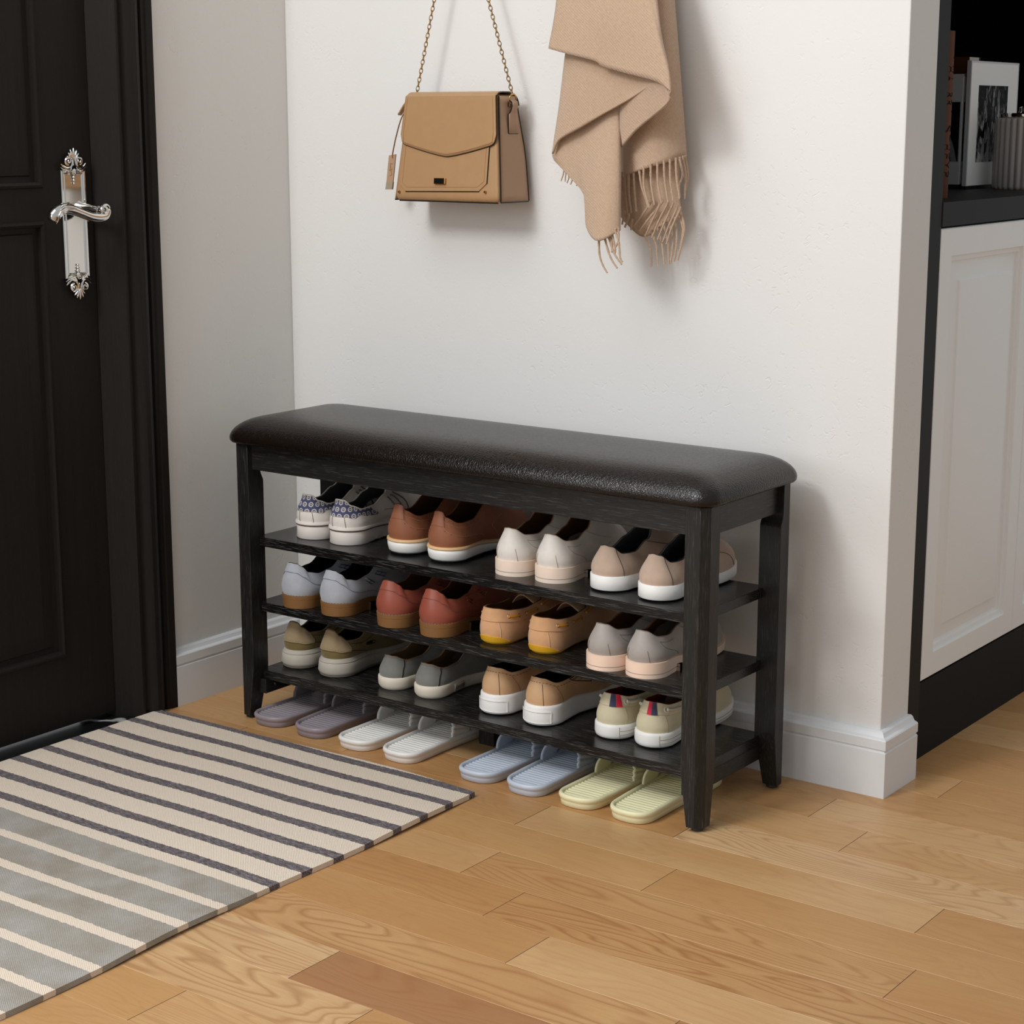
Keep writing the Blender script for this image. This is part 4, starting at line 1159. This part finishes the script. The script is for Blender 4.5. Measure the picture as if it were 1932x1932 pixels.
b.tube([(.1640, -.0629, 1.0685), (.1640, -.0629, 1.0570)], .0006, 5); b.tube([(.1610, -.0629, 1.0625), (.1672, -.0629, 1.0630)], .0006, 5)
b.build('emblem', M['bag'], tg)

# wall pegs above the frame
for nm, x, z, lb in (('wall_hook', .3185, 1.585, 'small gold wall hook carrying the handbag chain'), ('wall_hook', .648, 1.655, 'small gold wall hook carrying the scarf')):
    b = MB((x, 0, z)); b.tube(crom([(x, -.0005, z), (x, -.028, z - .003), (x, -.050, z - .001), (x, -.060, z + .014)], 16), .0042, 10)
    b.loft([[V((x + r*cos(2*pi*k/18), y, z + r*sin(2*pi*k/18))) for k in range(18)] for r, y in ((.013, 0), (.013, -.004), (.009, -.006))], True, True, True)
    tag(b.build(nm, M['gold']), lb, 'hook', 'wall hooks above the bench')

# ------------------------------------------------------------------ scarf
P1 = [[[0.5747, -0.06, 1.6593], [0.5885, -0.085, 1.5414], [0.5915, -0.115, 1.3615], [0.582, -0.125, 1.2787]], [[0.604, -0.07, 1.6557], [0.62, -0.095, 1.5384], [0.6401, -0.122, 1.3595], [0.6218, -0.13, 1.2696]], [[0.6361, -0.075, 1.6523], [0.6564, -0.1, 1.5356], [0.6881, -0.136, 1.3571], [0.6911, -0.142, 1.2556]], [[0.6656, -0.075, 1.6498], [0.687, -0.1, 1.5336], [0.7235, -0.137, 1.3558], [0.7065, -0.142, 1.2465]], [[0.6894, -0.07, 1.6483], [0.7214, -0.1, 1.5313], [0.77, -0.138, 1.3542], [0.7612, -0.146, 1.2333]], [[0.7077, -0.065, 1.6474], [0.7449, -0.095, 1.5302], [0.7945, -0.14, 1.3532], [0.824, -0.158, 1.2202]], [[0.7119, -0.055, 1.6482], [0.748, -0.085, 1.5309], [0.807, -0.135, 1.353], [0.8247, -0.148, 1.2919], [0.8467, -0.16, 1.2397], [0.855, -0.164, 1.2052]], [[0.7098, -0.05, 1.6489], [0.7427, -0.075, 1.5321], [0.8018, -0.125, 1.3537], [0.8218, -0.14, 1.2923], [0.8456, -0.155, 1.2398], [0.8538, -0.16, 1.1949]]]
P2 = [[[0.7232, -0.11, 1.1908], [0.7226, -0.108, 1.1442], [0.724, -0.106, 1.1099]], [[0.7641, -0.125, 1.2046], [0.766, -0.122, 1.171], [0.7613, -0.119, 1.139]], [[0.8087, -0.142, 1.218], [0.8143, -0.14, 1.1883], [0.8078, -0.134, 1.1647]], [[0.8385, -0.156, 1.214], [0.848, -0.154, 1.1924], [0.8373, -0.148, 1.1795]], [[0.8537, -0.16, 1.1966], [0.8538, -0.16, 1.1923], [0.849, -0.157, 1.1855]]]
P3 = [[[0.6062, -0.095, 1.308], [0.6009, -0.1, 1.2699], [0.5924, -0.105, 1.1851], [0.5863, -0.112, 1.1235], [0.5832, -0.114, 1.0976]], [[0.6309, -0.108, 1.3069], [0.6296, -0.112, 1.2618], [0.615, -0.116, 1.1804], [0.6008, -0.118, 1.1218]], [[0.656, -0.112, 1.3016], [0.6572, -0.118, 1.2612], [0.6549, -0.122, 1.2073], [0.649, -0.124, 1.1431]], [[0.6905, -0.114, 1.2963], [0.6945, -0.122, 1.2248], [0.6929, -0.125, 1.1639]], [[0.7235, -0.114, 1.2778], [0.7295, -0.122, 1.2244], [0.7286, -0.123, 1.1809]], [[0.7574, -0.116, 1.2639], [0.7619, -0.122, 1.2241], [0.7585, -0.126, 1.194]], [[0.8048, -0.13, 1.2496], [0.8093, -0.135, 1.232], [0.814, -0.142, 1.218]]]
P4 = [[[0.5821, -0.098, 1.1344], [0.5776, -0.106, 1.1002], [0.578, -0.1, 1.0861]], [[0.605, -0.098, 1.1438], [0.605, -0.104, 1.0977], [0.6186, -0.11, 1.0572]], [[0.6345, -0.098, 1.1576], [0.6379, -0.112, 1.089], [0.6603, -0.124, 1.0253]], [[0.6538, -0.1, 1.1667], [0.6644, -0.124, 1.0621], [0.675, -0.14, 0.9757]], [[0.6729, -0.102, 1.1757], [0.6888, -0.132, 1.0627], [0.7033, -0.155, 0.9518]], [[0.6963, -0.104, 1.1892], [0.7155, -0.134, 1.0632], [0.7254, -0.155, 0.9553]], [[0.7111, -0.1, 1.1981], [0.7311, -0.126, 1.0633], [0.7406, -0.14, 0.967]], [[0.7089, -0.09, 1.1982], [0.7253, -0.112, 1.0629], [0.734, -0.125, 0.9688]]]
P5 = [[[0.6886, -0.055, 1.2531], [0.6984, -0.062, 1.121], [0.7018, -0.064, 1.0576]], [[0.7162, -0.07, 1.306], [0.7296, -0.078, 1.135], [0.7342, -0.08, 1.0668]], [[0.7159, -0.05, 1.5361], [0.7511, -0.075, 1.3578], [0.7666, -0.086, 1.18], [0.7697, -0.088, 1.0758]], [[0.7299, -0.05, 1.5352], [0.7693, -0.07, 1.3574], [0.7835, -0.08, 1.2245], [0.7937, -0.08, 1.0832]], [[0.7259, -0.03, 1.6499], [0.7472, -0.04, 1.535], [0.7781, -0.055, 1.3578], [0.7906, -0.062, 1.2691], [0.8094, -0.062, 1.0876]], [[0.7303, -0.02, 1.6507], [0.7549, -0.025, 1.5358], [0.7805, -0.033, 1.3588], [0.7914, -0.036, 1.284], [0.8152, -0.04, 1.0927]]]
P6 = [[[0.6892, -0.05, 1.0654], [0.6874, -0.05, 1.0329], [0.6881, -0.05, 0.9881]], [[0.7102, -0.055, 1.0705], [0.7087, -0.055, 1.0242], [0.7073, -0.055, 0.973]], [[0.7397, -0.058, 1.0784], [0.7387, -0.06, 1.0159], [0.7442, -0.06, 0.954]], [[0.7766, -0.056, 1.0843], [0.7756, -0.056, 1.0259], [0.7799, -0.056, 0.9745]], [[0.7982, -0.035, 1.0897], [0.8012, -0.038, 1.0351], [0.8076, -0.04, 0.9996]]]
F5= [[[0.7077, -0.07, 1.0592], [0.7097, -0.07, 1.0309], [0.7156, -0.07, 0.9923]], [[0.719, -0.074, 1.0641], [0.7195, -0.074, 1.0312], [0.725, -0.074, 0.9958]], [[0.732, -0.079, 1.0675], [0.734, -0.079, 1.0394], [0.7387, -0.079, 0.999]], [[0.7468, -0.084, 1.0709], [0.7525, -0.084, 1.0425], [0.7669, -0.084, 1.0077]], [[0.7585, -0.088, 1.0732], [0.7596, -0.088, 1.0428], [0.7712, -0.088, 1.0069]], [[0.7753, -0.092, 1.0766], [0.7767, -0.092, 1.0483], [0.784, -0.092, 1.0117]], [[0.79, -0.094, 1.0799], [0.7918, -0.094, 1.0487], [0.7997, -0.094, 1.0148]], [[0.8022, -0.092, 1.0828], [0.8043, -0.092, 1.0539], [0.8116, -0.092, 1.0175]], [[0.8117, -0.088, 1.0851], [0.8132, -0.088, 1.054], [0.8193, -0.088, 1.0209]], [[0.8199, -0.082, 1.0871], [0.8219, -0.082, 1.059], [0.8287, -0.082, 1.0234]], [[0.8169, -0.064, 1.088], [0.8228, -0.064, 1.0636], [0.8166, -0.064, 1.0458], [0.8182, -0.064, 1.0256]], [[0.8173, -0.054, 1.0896], [0.8227, -0.054, 1.0634], [0.8218, -0.054, 1.0215]], [[0.8172, -0.046, 1.0905], [0.8227, -0.046, 1.0607], [0.8179, -0.046, 1.0326]]]
F4= [[[0.7043, -0.145, 0.951], [0.7061, -0.145, 0.9259], [0.7132, -0.145, 0.9082], [0.7227, -0.145, 0.8953]], [[0.7166, -0.145, 0.9558], [0.7263, -0.145, 0.928], [0.7357, -0.145, 0.9131], [0.7435, -0.145, 0.9045]], [[0.7243, -0.145, 0.9586], [0.7339, -0.145, 0.9348], [0.7433, -0.145, 0.9211], [0.7526, -0.145, 0.9113]], [[0.7323, -0.145, 0.9615], [0.7385, -0.145, 0.9375], [0.7377, -0.145, 0.9272]], [[0.739, -0.145, 0.9668], [0.746, -0.145, 0.948], [0.7488, -0.145, 0.9239], [0.7541, -0.145, 0.9152]], [[0.7451, -0.145, 0.9696], [0.7444, -0.145, 0.9505], [0.7339, -0.145, 0.9322]], [[0.7274, -0.145, 0.96], [0.7322, -0.145, 0.9449], [0.7315, -0.145, 0.9308]]]
F4b= [[[0.6016, -0.105, 1.069], [0.5991, -0.105, 1.0594], [0.5953, -0.105, 1.0497]], [[0.6058, -0.105, 1.0665], [0.6049, -0.105, 1.0582], [0.604, -0.105, 1.0488]], [[0.6106, -0.105, 1.064], [0.612, -0.105, 1.0557], [0.6082, -0.105, 1.0466]], [[0.6203, -0.105, 1.0546], [0.6184, -0.105, 1.0494], [0.6159, -0.105, 1.0441]], [[0.6312, -0.105, 1.0457], [0.63, -0.105, 1.0441], [0.6284, -0.105, 1.042]]]
F6= [[[0.7477, -0.062, 0.9541], [0.7579, -0.062, 0.9363], [0.7607, -0.062, 0.9183], [0.761, -0.062, 0.9027]], [[0.7615, -0.062, 0.9611], [0.7701, -0.062, 0.942], [0.7723, -0.062, 0.924], [0.7748, -0.062, 0.9054]], [[0.7736, -0.062, 0.968], [0.7817, -0.062, 0.945], [0.7852, -0.062, 0.9245], [0.788, -0.062, 0.907]], [[0.7857, -0.062, 0.9761], [0.7945, -0.062, 0.9455], [0.7957, -0.062, 0.9301], [0.7971, -0.062, 0.909]], [[0.7962, -0.062, 0.9816], [0.8043, -0.062, 0.9562], [0.8033, -0.062, 0.9304], [0.8007, -0.062, 0.9102]], [[0.8066, -0.062, 0.9921], [0.8116, -0.062, 0.9667], [0.8116, -0.062, 0.9411], [0.8079, -0.062, 0.9139]], [[0.814, -0.062, 1.0], [0.8242, -0.062, 0.9723], [0.8212, -0.062, 0.944], [0.8151, -0.062, 0.916]], [[0.8184, -0.062, 1.0014], [0.8271, -0.062, 0.9749], [0.824, -0.062, 0.9518], [0.8157, -0.062, 0.9181]]]
F6b= [[[0.7652, -0.072, 1.0169], [0.7472, -0.072, 0.9933], [0.729, -0.072, 0.9721]], [[0.7866, -0.072, 1.0149], [0.7597, -0.072, 0.986], [0.7416, -0.072, 0.9647]], [[0.7836, -0.072, 1.0143], [0.7688, -0.072, 0.9862], [0.754, -0.072, 0.9574]], [[0.7987, -0.072, 1.0147], [0.7811, -0.072, 0.9841], [0.7676, -0.072, 0.954]], [[0.8084, -0.072, 1.0117], [0.7918, -0.072, 0.9793], [0.7793, -0.072, 0.9506]], [[0.817, -0.072, 1.0055], [0.8025, -0.072, 0.9771], [0.7897, -0.072, 0.9472]], [[0.823, -0.072, 1.0032], [0.8086, -0.072, 0.9747], [0.7971, -0.072, 0.9436]], [[0.71, -0.072, 0.9948], [0.7076, -0.072, 0.9869], [0.7047, -0.072, 0.9751]], [[0.7188, -0.072, 0.9893], [0.7149, -0.072, 0.9794], [0.7104, -0.072, 0.9701]], [[0.7258, -0.072, 0.9797], [0.7246, -0.072, 0.9745], [0.7235, -0.072, 0.9662]], [[0.7006, -0.072, 0.9945], [0.6988, -0.072, 0.9893], [0.6996, -0.072, 0.9815]]]

SO = V((.70, -.06, 1.10))
scarf = empty('scarf', SO, 'camel wool scarf with fringed ends draped from a hook on the wall', 'scarf')
def cloth(name, cols, nr=46, nc=40, wav=0):
    C = [crom(c, nr) for c in cols]
    rows = [crom([c[i] for c in C], nc) for i in range(nr)]
    for i, r in enumerate(rows):
        for j, p in enumerate(r):
            p.y += wav*sin(j*.55 + i*.05)*sin(pi*i/(nr-1))
            p.y = min(p.y, -.008)
    b = MB(SO); b.grid(rows)
    return b.build(name, M['scarf'], scarf, solid=.0042, off=0, angle=180)
cloth('cloth_front', P1); cloth('cloth_underfold', P2, 20, 24); cloth('cloth_middle', P3); cloth('cloth_tail', P4); cloth('cloth_back', P5, wav=.0012); cloth('cloth_inner', P6, 24, 30)
def fringe(S, r0=.0020, bend=0):
    b = MB(SO)
    for q, s_ in enumerate(S):
        pts = crom([V(s_[0]) + V((0, 0, .006))] + [V(p) for p in s_], 22)
        rr = [r0*(1.15 - .35*i/21 + .12*sin(i*2.1 + q)) for i in range(22)]
        b.tube(pts, rr, 7)
    o = b.build('fringe', M['scarf'], scarf); o['kind'] = 'stuff'
fringe(F5); fringe(F4); fringe(F4b, .0014); fringe(F6); fringe(F6b, .0021)

# ------------------------------------------------------------------ built-in cabinet beyond the wall end
M['cab'] = mat('white_cabinet_paint', (238, 238, 236), .45, spec=.35)
M['cabblack'] = mat('black_cabinet_panel', (30, 28, 26), .55, spec=.18)
M['void'] = mat('black_niche_board', (6, 6, 6), .9, spec=.0)
XC = 1.1855; CY0, CY1 = J + .003, 1.62; CB = .78; CT = 1.0165
KO = V((.98, .86, 0))
cab = empty('cabinet', KO, 'white panelled cabinet with black frame and black countertop behind the wall corner', 'cabinet')
def kb(): return MB(KO)
b = kb(); b.box((CB, CY0, .0), (XC+.0005, .2055, 2.3)); b.build('side_panel', M['cabblack'], cab, smooth=False, bevel=.001, seg=1)
b = kb(); b.box((CB, CY1-.04, 0), (XC+.0005, CY1, 2.3)); b.build('side_panel', M['cabblack'], cab, smooth=False)
b = kb(); b.box((CB-.02, CY0, 0), (CB, CY1, 2.3)); b.build('back_panel', M['void'], cab, smooth=False)
b = kb(); b.box((CB, .2055, 1.62), (XC-.002, CY1-.04, 2.3)); b.build('upper_box', M['void'], cab, smooth=False)
b = kb(); b.box((CB, .2055, CT-.0425), (XC+.002, CY1-.04, CT)); b.build('countertop', M['cabblack'], cab, smooth=False, bevel=.0015)
b = kb(); b.box((CB, .2055, .0), (XC, CY1-.04, .1465)); b.build('toe_kick', mat('black_kick', (20, 20, 20), .6, spec=.15), cab, smooth=False)
b = kb(); b.box((CB, .2055, .1465), (XC-.021, CY1-.04, CT-.0425)); b.build('carcass', M['cabblack'], cab, smooth=False)
y = .2075
for i in range(3):
    r = (y, y + .4335, .1490, .9705); e = r
    pan = (r[0] + .0485, r[1] - .0475, .1938, .9210)
    b = kb(); xf = XC
    nested(b, xf, [(*e, -.019), (*e, -.002), inset(e, .002, 0), inset(pan, 0, 0), inset(pan, .0015, -.0050), inset(pan, .010, -.0065), inset(pan, .0115, -.0105), inset(pan, .017, -.0115), inset(pan, .045, -.0050), inset(pan, .0465, -.0015), inset(pan, .0500, -.0008)])
    dr = b.build('door', M['cab'], cab, angle=20)
    y += .4365
# books, frames and a jar standing on the counter
M['bk'] = mat('burnt_orange_cloth', (86, 44, 10), .7, spec=.2); M['paper'] = mat('paper', (214, 208, 198), .8)
M['bk2'] = mat('book_brown', (96, 52, 20), .7, spec=.2)
def book(name, x, y0, y1, h, depth, m, label, top=None):
    o = V((x - depth/2, (y0+y1)/2, CT)); root = empty(name, o, label, 'book', 'books on the countertop')
    b = MB(o); e = .0025
    b.box((x - depth, y0, CT), (x - .004, y0 + e, CT + h)); b.box((x - depth, y1 - e, CT), (x - .004, y1, CT + h))
    n = 10; arc = [(x - .004 + .004*sin(pi*k/n), lerp(y0, y1, k/n)) for k in range(n+1)]
    inn = [(p[0] - e, p[1]) for p in arc][::-1]
    b.prism(arc + inn, 'z', CT, CT + h)
    b.build('cover', m, root, smooth=False)
    b = MB(o); b.box((x - depth + .004, y0 + e, CT + .003), (x - .0055, y1 - e, CT + h - .003)); b.build('pages', M['paper'], root, smooth=False)
    return root, o
bk, bo = book('book', 1.115, .352, .398, .297, .21, M['bk'], 'tall burnt orange book with black spine letters, nearest the black side panel')
for z, ch in zip((1.2664, 1.246, 1.2295, 1.201, 1.187, 1.1708, 1.1407, 1.1236, 1.108, 1.0928, 1.0756, 1.0603), 'IHARRISTHEYP'):
    cu = bpy.data.curves.new('t', 'FONT'); cu.body = ch; cu.size = .040; cu.extrude = .0002; cu.align_x = 'CENTER'; cu.align_y = 'CENTER'
    cu.size = .030
    t = bpy.data.objects.new('t', cu); COL.objects.link(t)
    me = bpy.data.meshes.new_from_object(t.evaluated_get(bpy.context.evaluated_depsgraph_get())); bpy.data.objects.remove(t)
    mx = max(abs(v.co.y) for v in me.vertices); wx = max(abs(v.co.x) for v in me.vertices)
    for v in me.vertices:   # letter height runs across the spine, reading downwards
        u = v.co.y/mx*.0195; w_ = v.co.x/max(wx, .006)*.0062
        yy = .375 + u
        v.co = V((1.115 + .0004 + .004*(sin(pi*(yy - .352)/.046) - 1) + v.co.z, yy, z - w_)) - bo
    o = bpy.data.objects.new('spine_letter', me); COL.objects.link(o); o.parent = bk; me.materials.clear(); me.materials.append(M['lin_black'])
# slipcased book behind the frames
o2 = V((.86, .923, CT)); r2 = empty('book', o2, 'orange book with pale page edge standing behind the picture frames', 'book', 'books on the countertop')
b = MB(o2); b.box((.80, .893, CT), (.929, .896, 1.284)); b.box((.80, .950, CT), (.929, .953, 1.284)); b.box((.80, .893, CT), (.803, .953, 1.284)); b.build('cover', M['bk'], r2, smooth=False)
b = MB(o2); b.box((.804, .8965, CT+.002), (.927, .9495, 1.2835)); b.build('pages', M['paper'], r2, smooth=False)
# framed city photograph
def _city():
    t = NT('city_photo'); 
    tc = t.n('ShaderNodeTexCoord'); sp = t.n('ShaderNodeSeparateXYZ'); t.l(tc.outputs['Object'], sp.inputs[0])
    zz = t.math('ADD', sp.outputs[2], 0)
    c1 = t.coords((1, 120, 38)); c2 = t.coords((1, 420, 110))
    vo = t.n('ShaderNodeTexVoronoi'); vo.inputs['Scale'].default_value = 1; t.l(c1, vo.inputs['Vector'])
    v2 = t.n('ShaderNodeTexVoronoi'); v2.inputs['Scale'].default_value = 1; t.l(c2, v2.inputs['Vector'])
    s1 = t.n('ShaderNodeSeparateColor'); t.l(vo.outputs['Color'], s1.inputs[0]); s2 = t.n('ShaderNodeSeparateColor'); t.l(v2.outputs['Color'], s2.inputs[0])
    f = t.math('ADD', t.math('MULTIPLY', s1.outputs[0], .65), t.math('MULTIPLY', s2.outputs[1], .35))
    f = t.math('SUBTRACT', f, t.math('MULTIPLY', t.math('SUBTRACT', zz, .13), 2.6))
    c = t.ramp(f, (.36, (.003, .003, .003)), (.5, (.05, .05, .05)), (.9, (.42, .41, .40)))
    t.base(c, .6, 0, .1); return t.m
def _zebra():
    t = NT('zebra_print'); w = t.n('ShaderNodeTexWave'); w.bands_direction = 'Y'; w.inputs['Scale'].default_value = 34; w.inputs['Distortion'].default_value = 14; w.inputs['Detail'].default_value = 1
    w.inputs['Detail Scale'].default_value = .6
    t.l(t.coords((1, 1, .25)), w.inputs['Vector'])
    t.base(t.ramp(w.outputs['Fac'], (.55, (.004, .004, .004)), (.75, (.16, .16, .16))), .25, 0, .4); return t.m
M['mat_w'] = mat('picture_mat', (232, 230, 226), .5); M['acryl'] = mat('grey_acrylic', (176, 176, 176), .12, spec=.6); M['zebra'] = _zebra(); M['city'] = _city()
def frame(label, x, th, y0, y1, z0, z1, py0, py1, pz0, pz1, art):
    o = V((x, y0, CT)); r = empty('picture_frame', o, label, 'picture frame', 'picture frames on the countertop')
    b = MB(o); b.box((x - th, y0, z0), (x, y1, z1)); fr = b.build('frame', M['acryl'], r, bevel=.001, smooth=False)
    b = MB(o); b.box((x - .0005, y0 + .0012, z0 + .0012), (x + .0006, y1 - .008, z1 - .0045)); b.build('mat', M['mat_w'], r, smooth=False)
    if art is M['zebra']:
        b = MB(o); b.box((x - th + .004, y0 - .0008, pz0), (x - .004, y0 + .0005, pz1)); b.build('side_refraction', M['zebra'], r, smooth=False)  # zebra panel imitates the print refracted through the block's side
    b = MB(o); b.box((x, py0, pz0), (x + .0010, py1, pz1)); b.build('picture', art, r, smooth=False)
    b = MB(o); b.box((x - th, y0 + .002, CT), (x - .001, y1 - .002, z0)); b.build('foot', M['cabblack'], r, smooth=False)
frame('picture frame with a black and white city photo in a white mat', .98, .010, .788, 1.040, 1.0228, 1.2735, .828, .9815, 1.0705, 1.225, M['city'])
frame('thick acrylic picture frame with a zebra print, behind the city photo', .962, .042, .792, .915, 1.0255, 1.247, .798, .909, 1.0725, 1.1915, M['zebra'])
# ribbed jar
vo_ = V((1.052, .898, CT)); jar = empty('ribbed_jar', vo_, 'grey ribbed candle jar with a silver lid at the frame edge', 'jar')
b = MB(vo_); rings = []
for z, k in ((0, .94), (.003, .985), (.006, 1), (.138, 1), (.1415, .985), (.1425, .95)):
    rings.append([vo_ + V(((.056 + .0022*(abs(sin(a*13)) - .5)*2)*k*cos(a), (.056 + .0022*(abs(sin(a*13)) - .5)*2)*k*sin(a), z)) for a in [2*pi*i/208 for i in range(208)]])
b.loft(rings, True, True, True); b.build('body', mat('grey_ceramic', (168, 160, 154), .5), jar, angle=35)
b = MB(vo_); b.loft([[vo_ + V((r*cos(2*pi*i/48), r*sin(2*pi*i/48), z)) for i in range(48)] for r, z in ((.046, .1422), (.047, .144), (.047, .151), (.045, .153), (.012, .154), (.010, .158), (.010, .164), (.006, .166))], True, True, True)
b.build('lid', M['chrome'], jar, angle=40)


# ------------------------------------------------------------------ light, camera, view
w = bpy.data.worlds.new('World'); SC.world = w; w.use_nodes = True
bg = w.node_tree.nodes['Background']; bg.inputs[0].default_value = (.945, .98, 1.0, 1); bg.inputs[1].default_value = .49
_n = w.node_tree; _tc = _n.nodes.new('ShaderNodeTexCoord'); _sx = _n.nodes.new('ShaderNodeSeparateXYZ'); _mr = _n.nodes.new('ShaderNodeMapRange'); _mx = _n.nodes.new('ShaderNodeMix')
_n.links.new(_tc.outputs['Generated'], _sx.inputs[0]); _n.links.new(_sx.outputs[0], _mr.inputs[0])
_mr.inputs[1].default_value = -1; _mr.inputs[2].default_value = 1; _mr.inputs[3].default_value = 0; _mr.inputs[4].default_value = 1
_mx.data_type = 'RGBA'; _mx.inputs[6].default_value = (1.16, 1.20, 1.23, 1); _mx.inputs[7].default_value = (.73, .755, .77, 1)   # the room is dimmer on its right side
_n.links.new(_mr.outputs[0], _mx.inputs[0]); _n.links.new(_mx.outputs[2], bg.inputs[0])
def area(name, loc, target, size, power, color=(1, 1, 1), size_y=None):
    L = bpy.data.lights.new(name, 'AREA'); L.energy = power; L.color = color; L.size = size
    if size_y: L.shape = 'RECTANGLE'; L.size_y = size_y
    o = bpy.data.objects.new(name, L); COL.objects.link(o); o.location = loc
    o.rotation_euler = (V(target) - V(loc)).to_track_quat('-Z', 'Y').to_euler(); return o
area('ceiling_softbox', (.15, -3.0, 2.85), (.6, -.15, .6), .72, 38, (1, .995, .99))
area('overhead_fill', (-.05, -2.5, 3.3), (.1, -1.0, 0), 3.0, 52, (.965, .985, 1), 2.2)  # added overhead fill, brightens floor and walls; no actual fixture
area('front_fill', (-.6, -5.6, 2.1), (.1, 0, .9), 3.0, 46, (.965, .985, 1), 2.2)  # added soft fill from behind the camera, lifts the wall shadows
area('cushion_highlight_lamp', (-2.15, -5.0, 1.5), (.9, -.3, .6), .26, 15, (1, .99, .98), .95)  # added narrow light, only there to give the cushion edge its highlight
cam = bpy.data.cameras.new('camera'); co = bpy.data.objects.new('camera', cam); COL.objects.link(co)
co.location = (2.54352, -2.89375, 1.16036)
fw = V((-.58092925, .78758091, -.20551768))
co.rotation_euler = fw.to_track_quat('-Z', 'Y').to_euler()
cam.sensor_width = 36; cam.lens = 3543.158/1932*36; cam.clip_start = .05
SC.camera = co
SC.view_settings.view_transform = 'Standard'; SC.view_settings.look = 'None'
SC.view_settings.gamma = 1; SC.view_settings.use_curve_mapping = False
SC.view_settings.exposure = .19
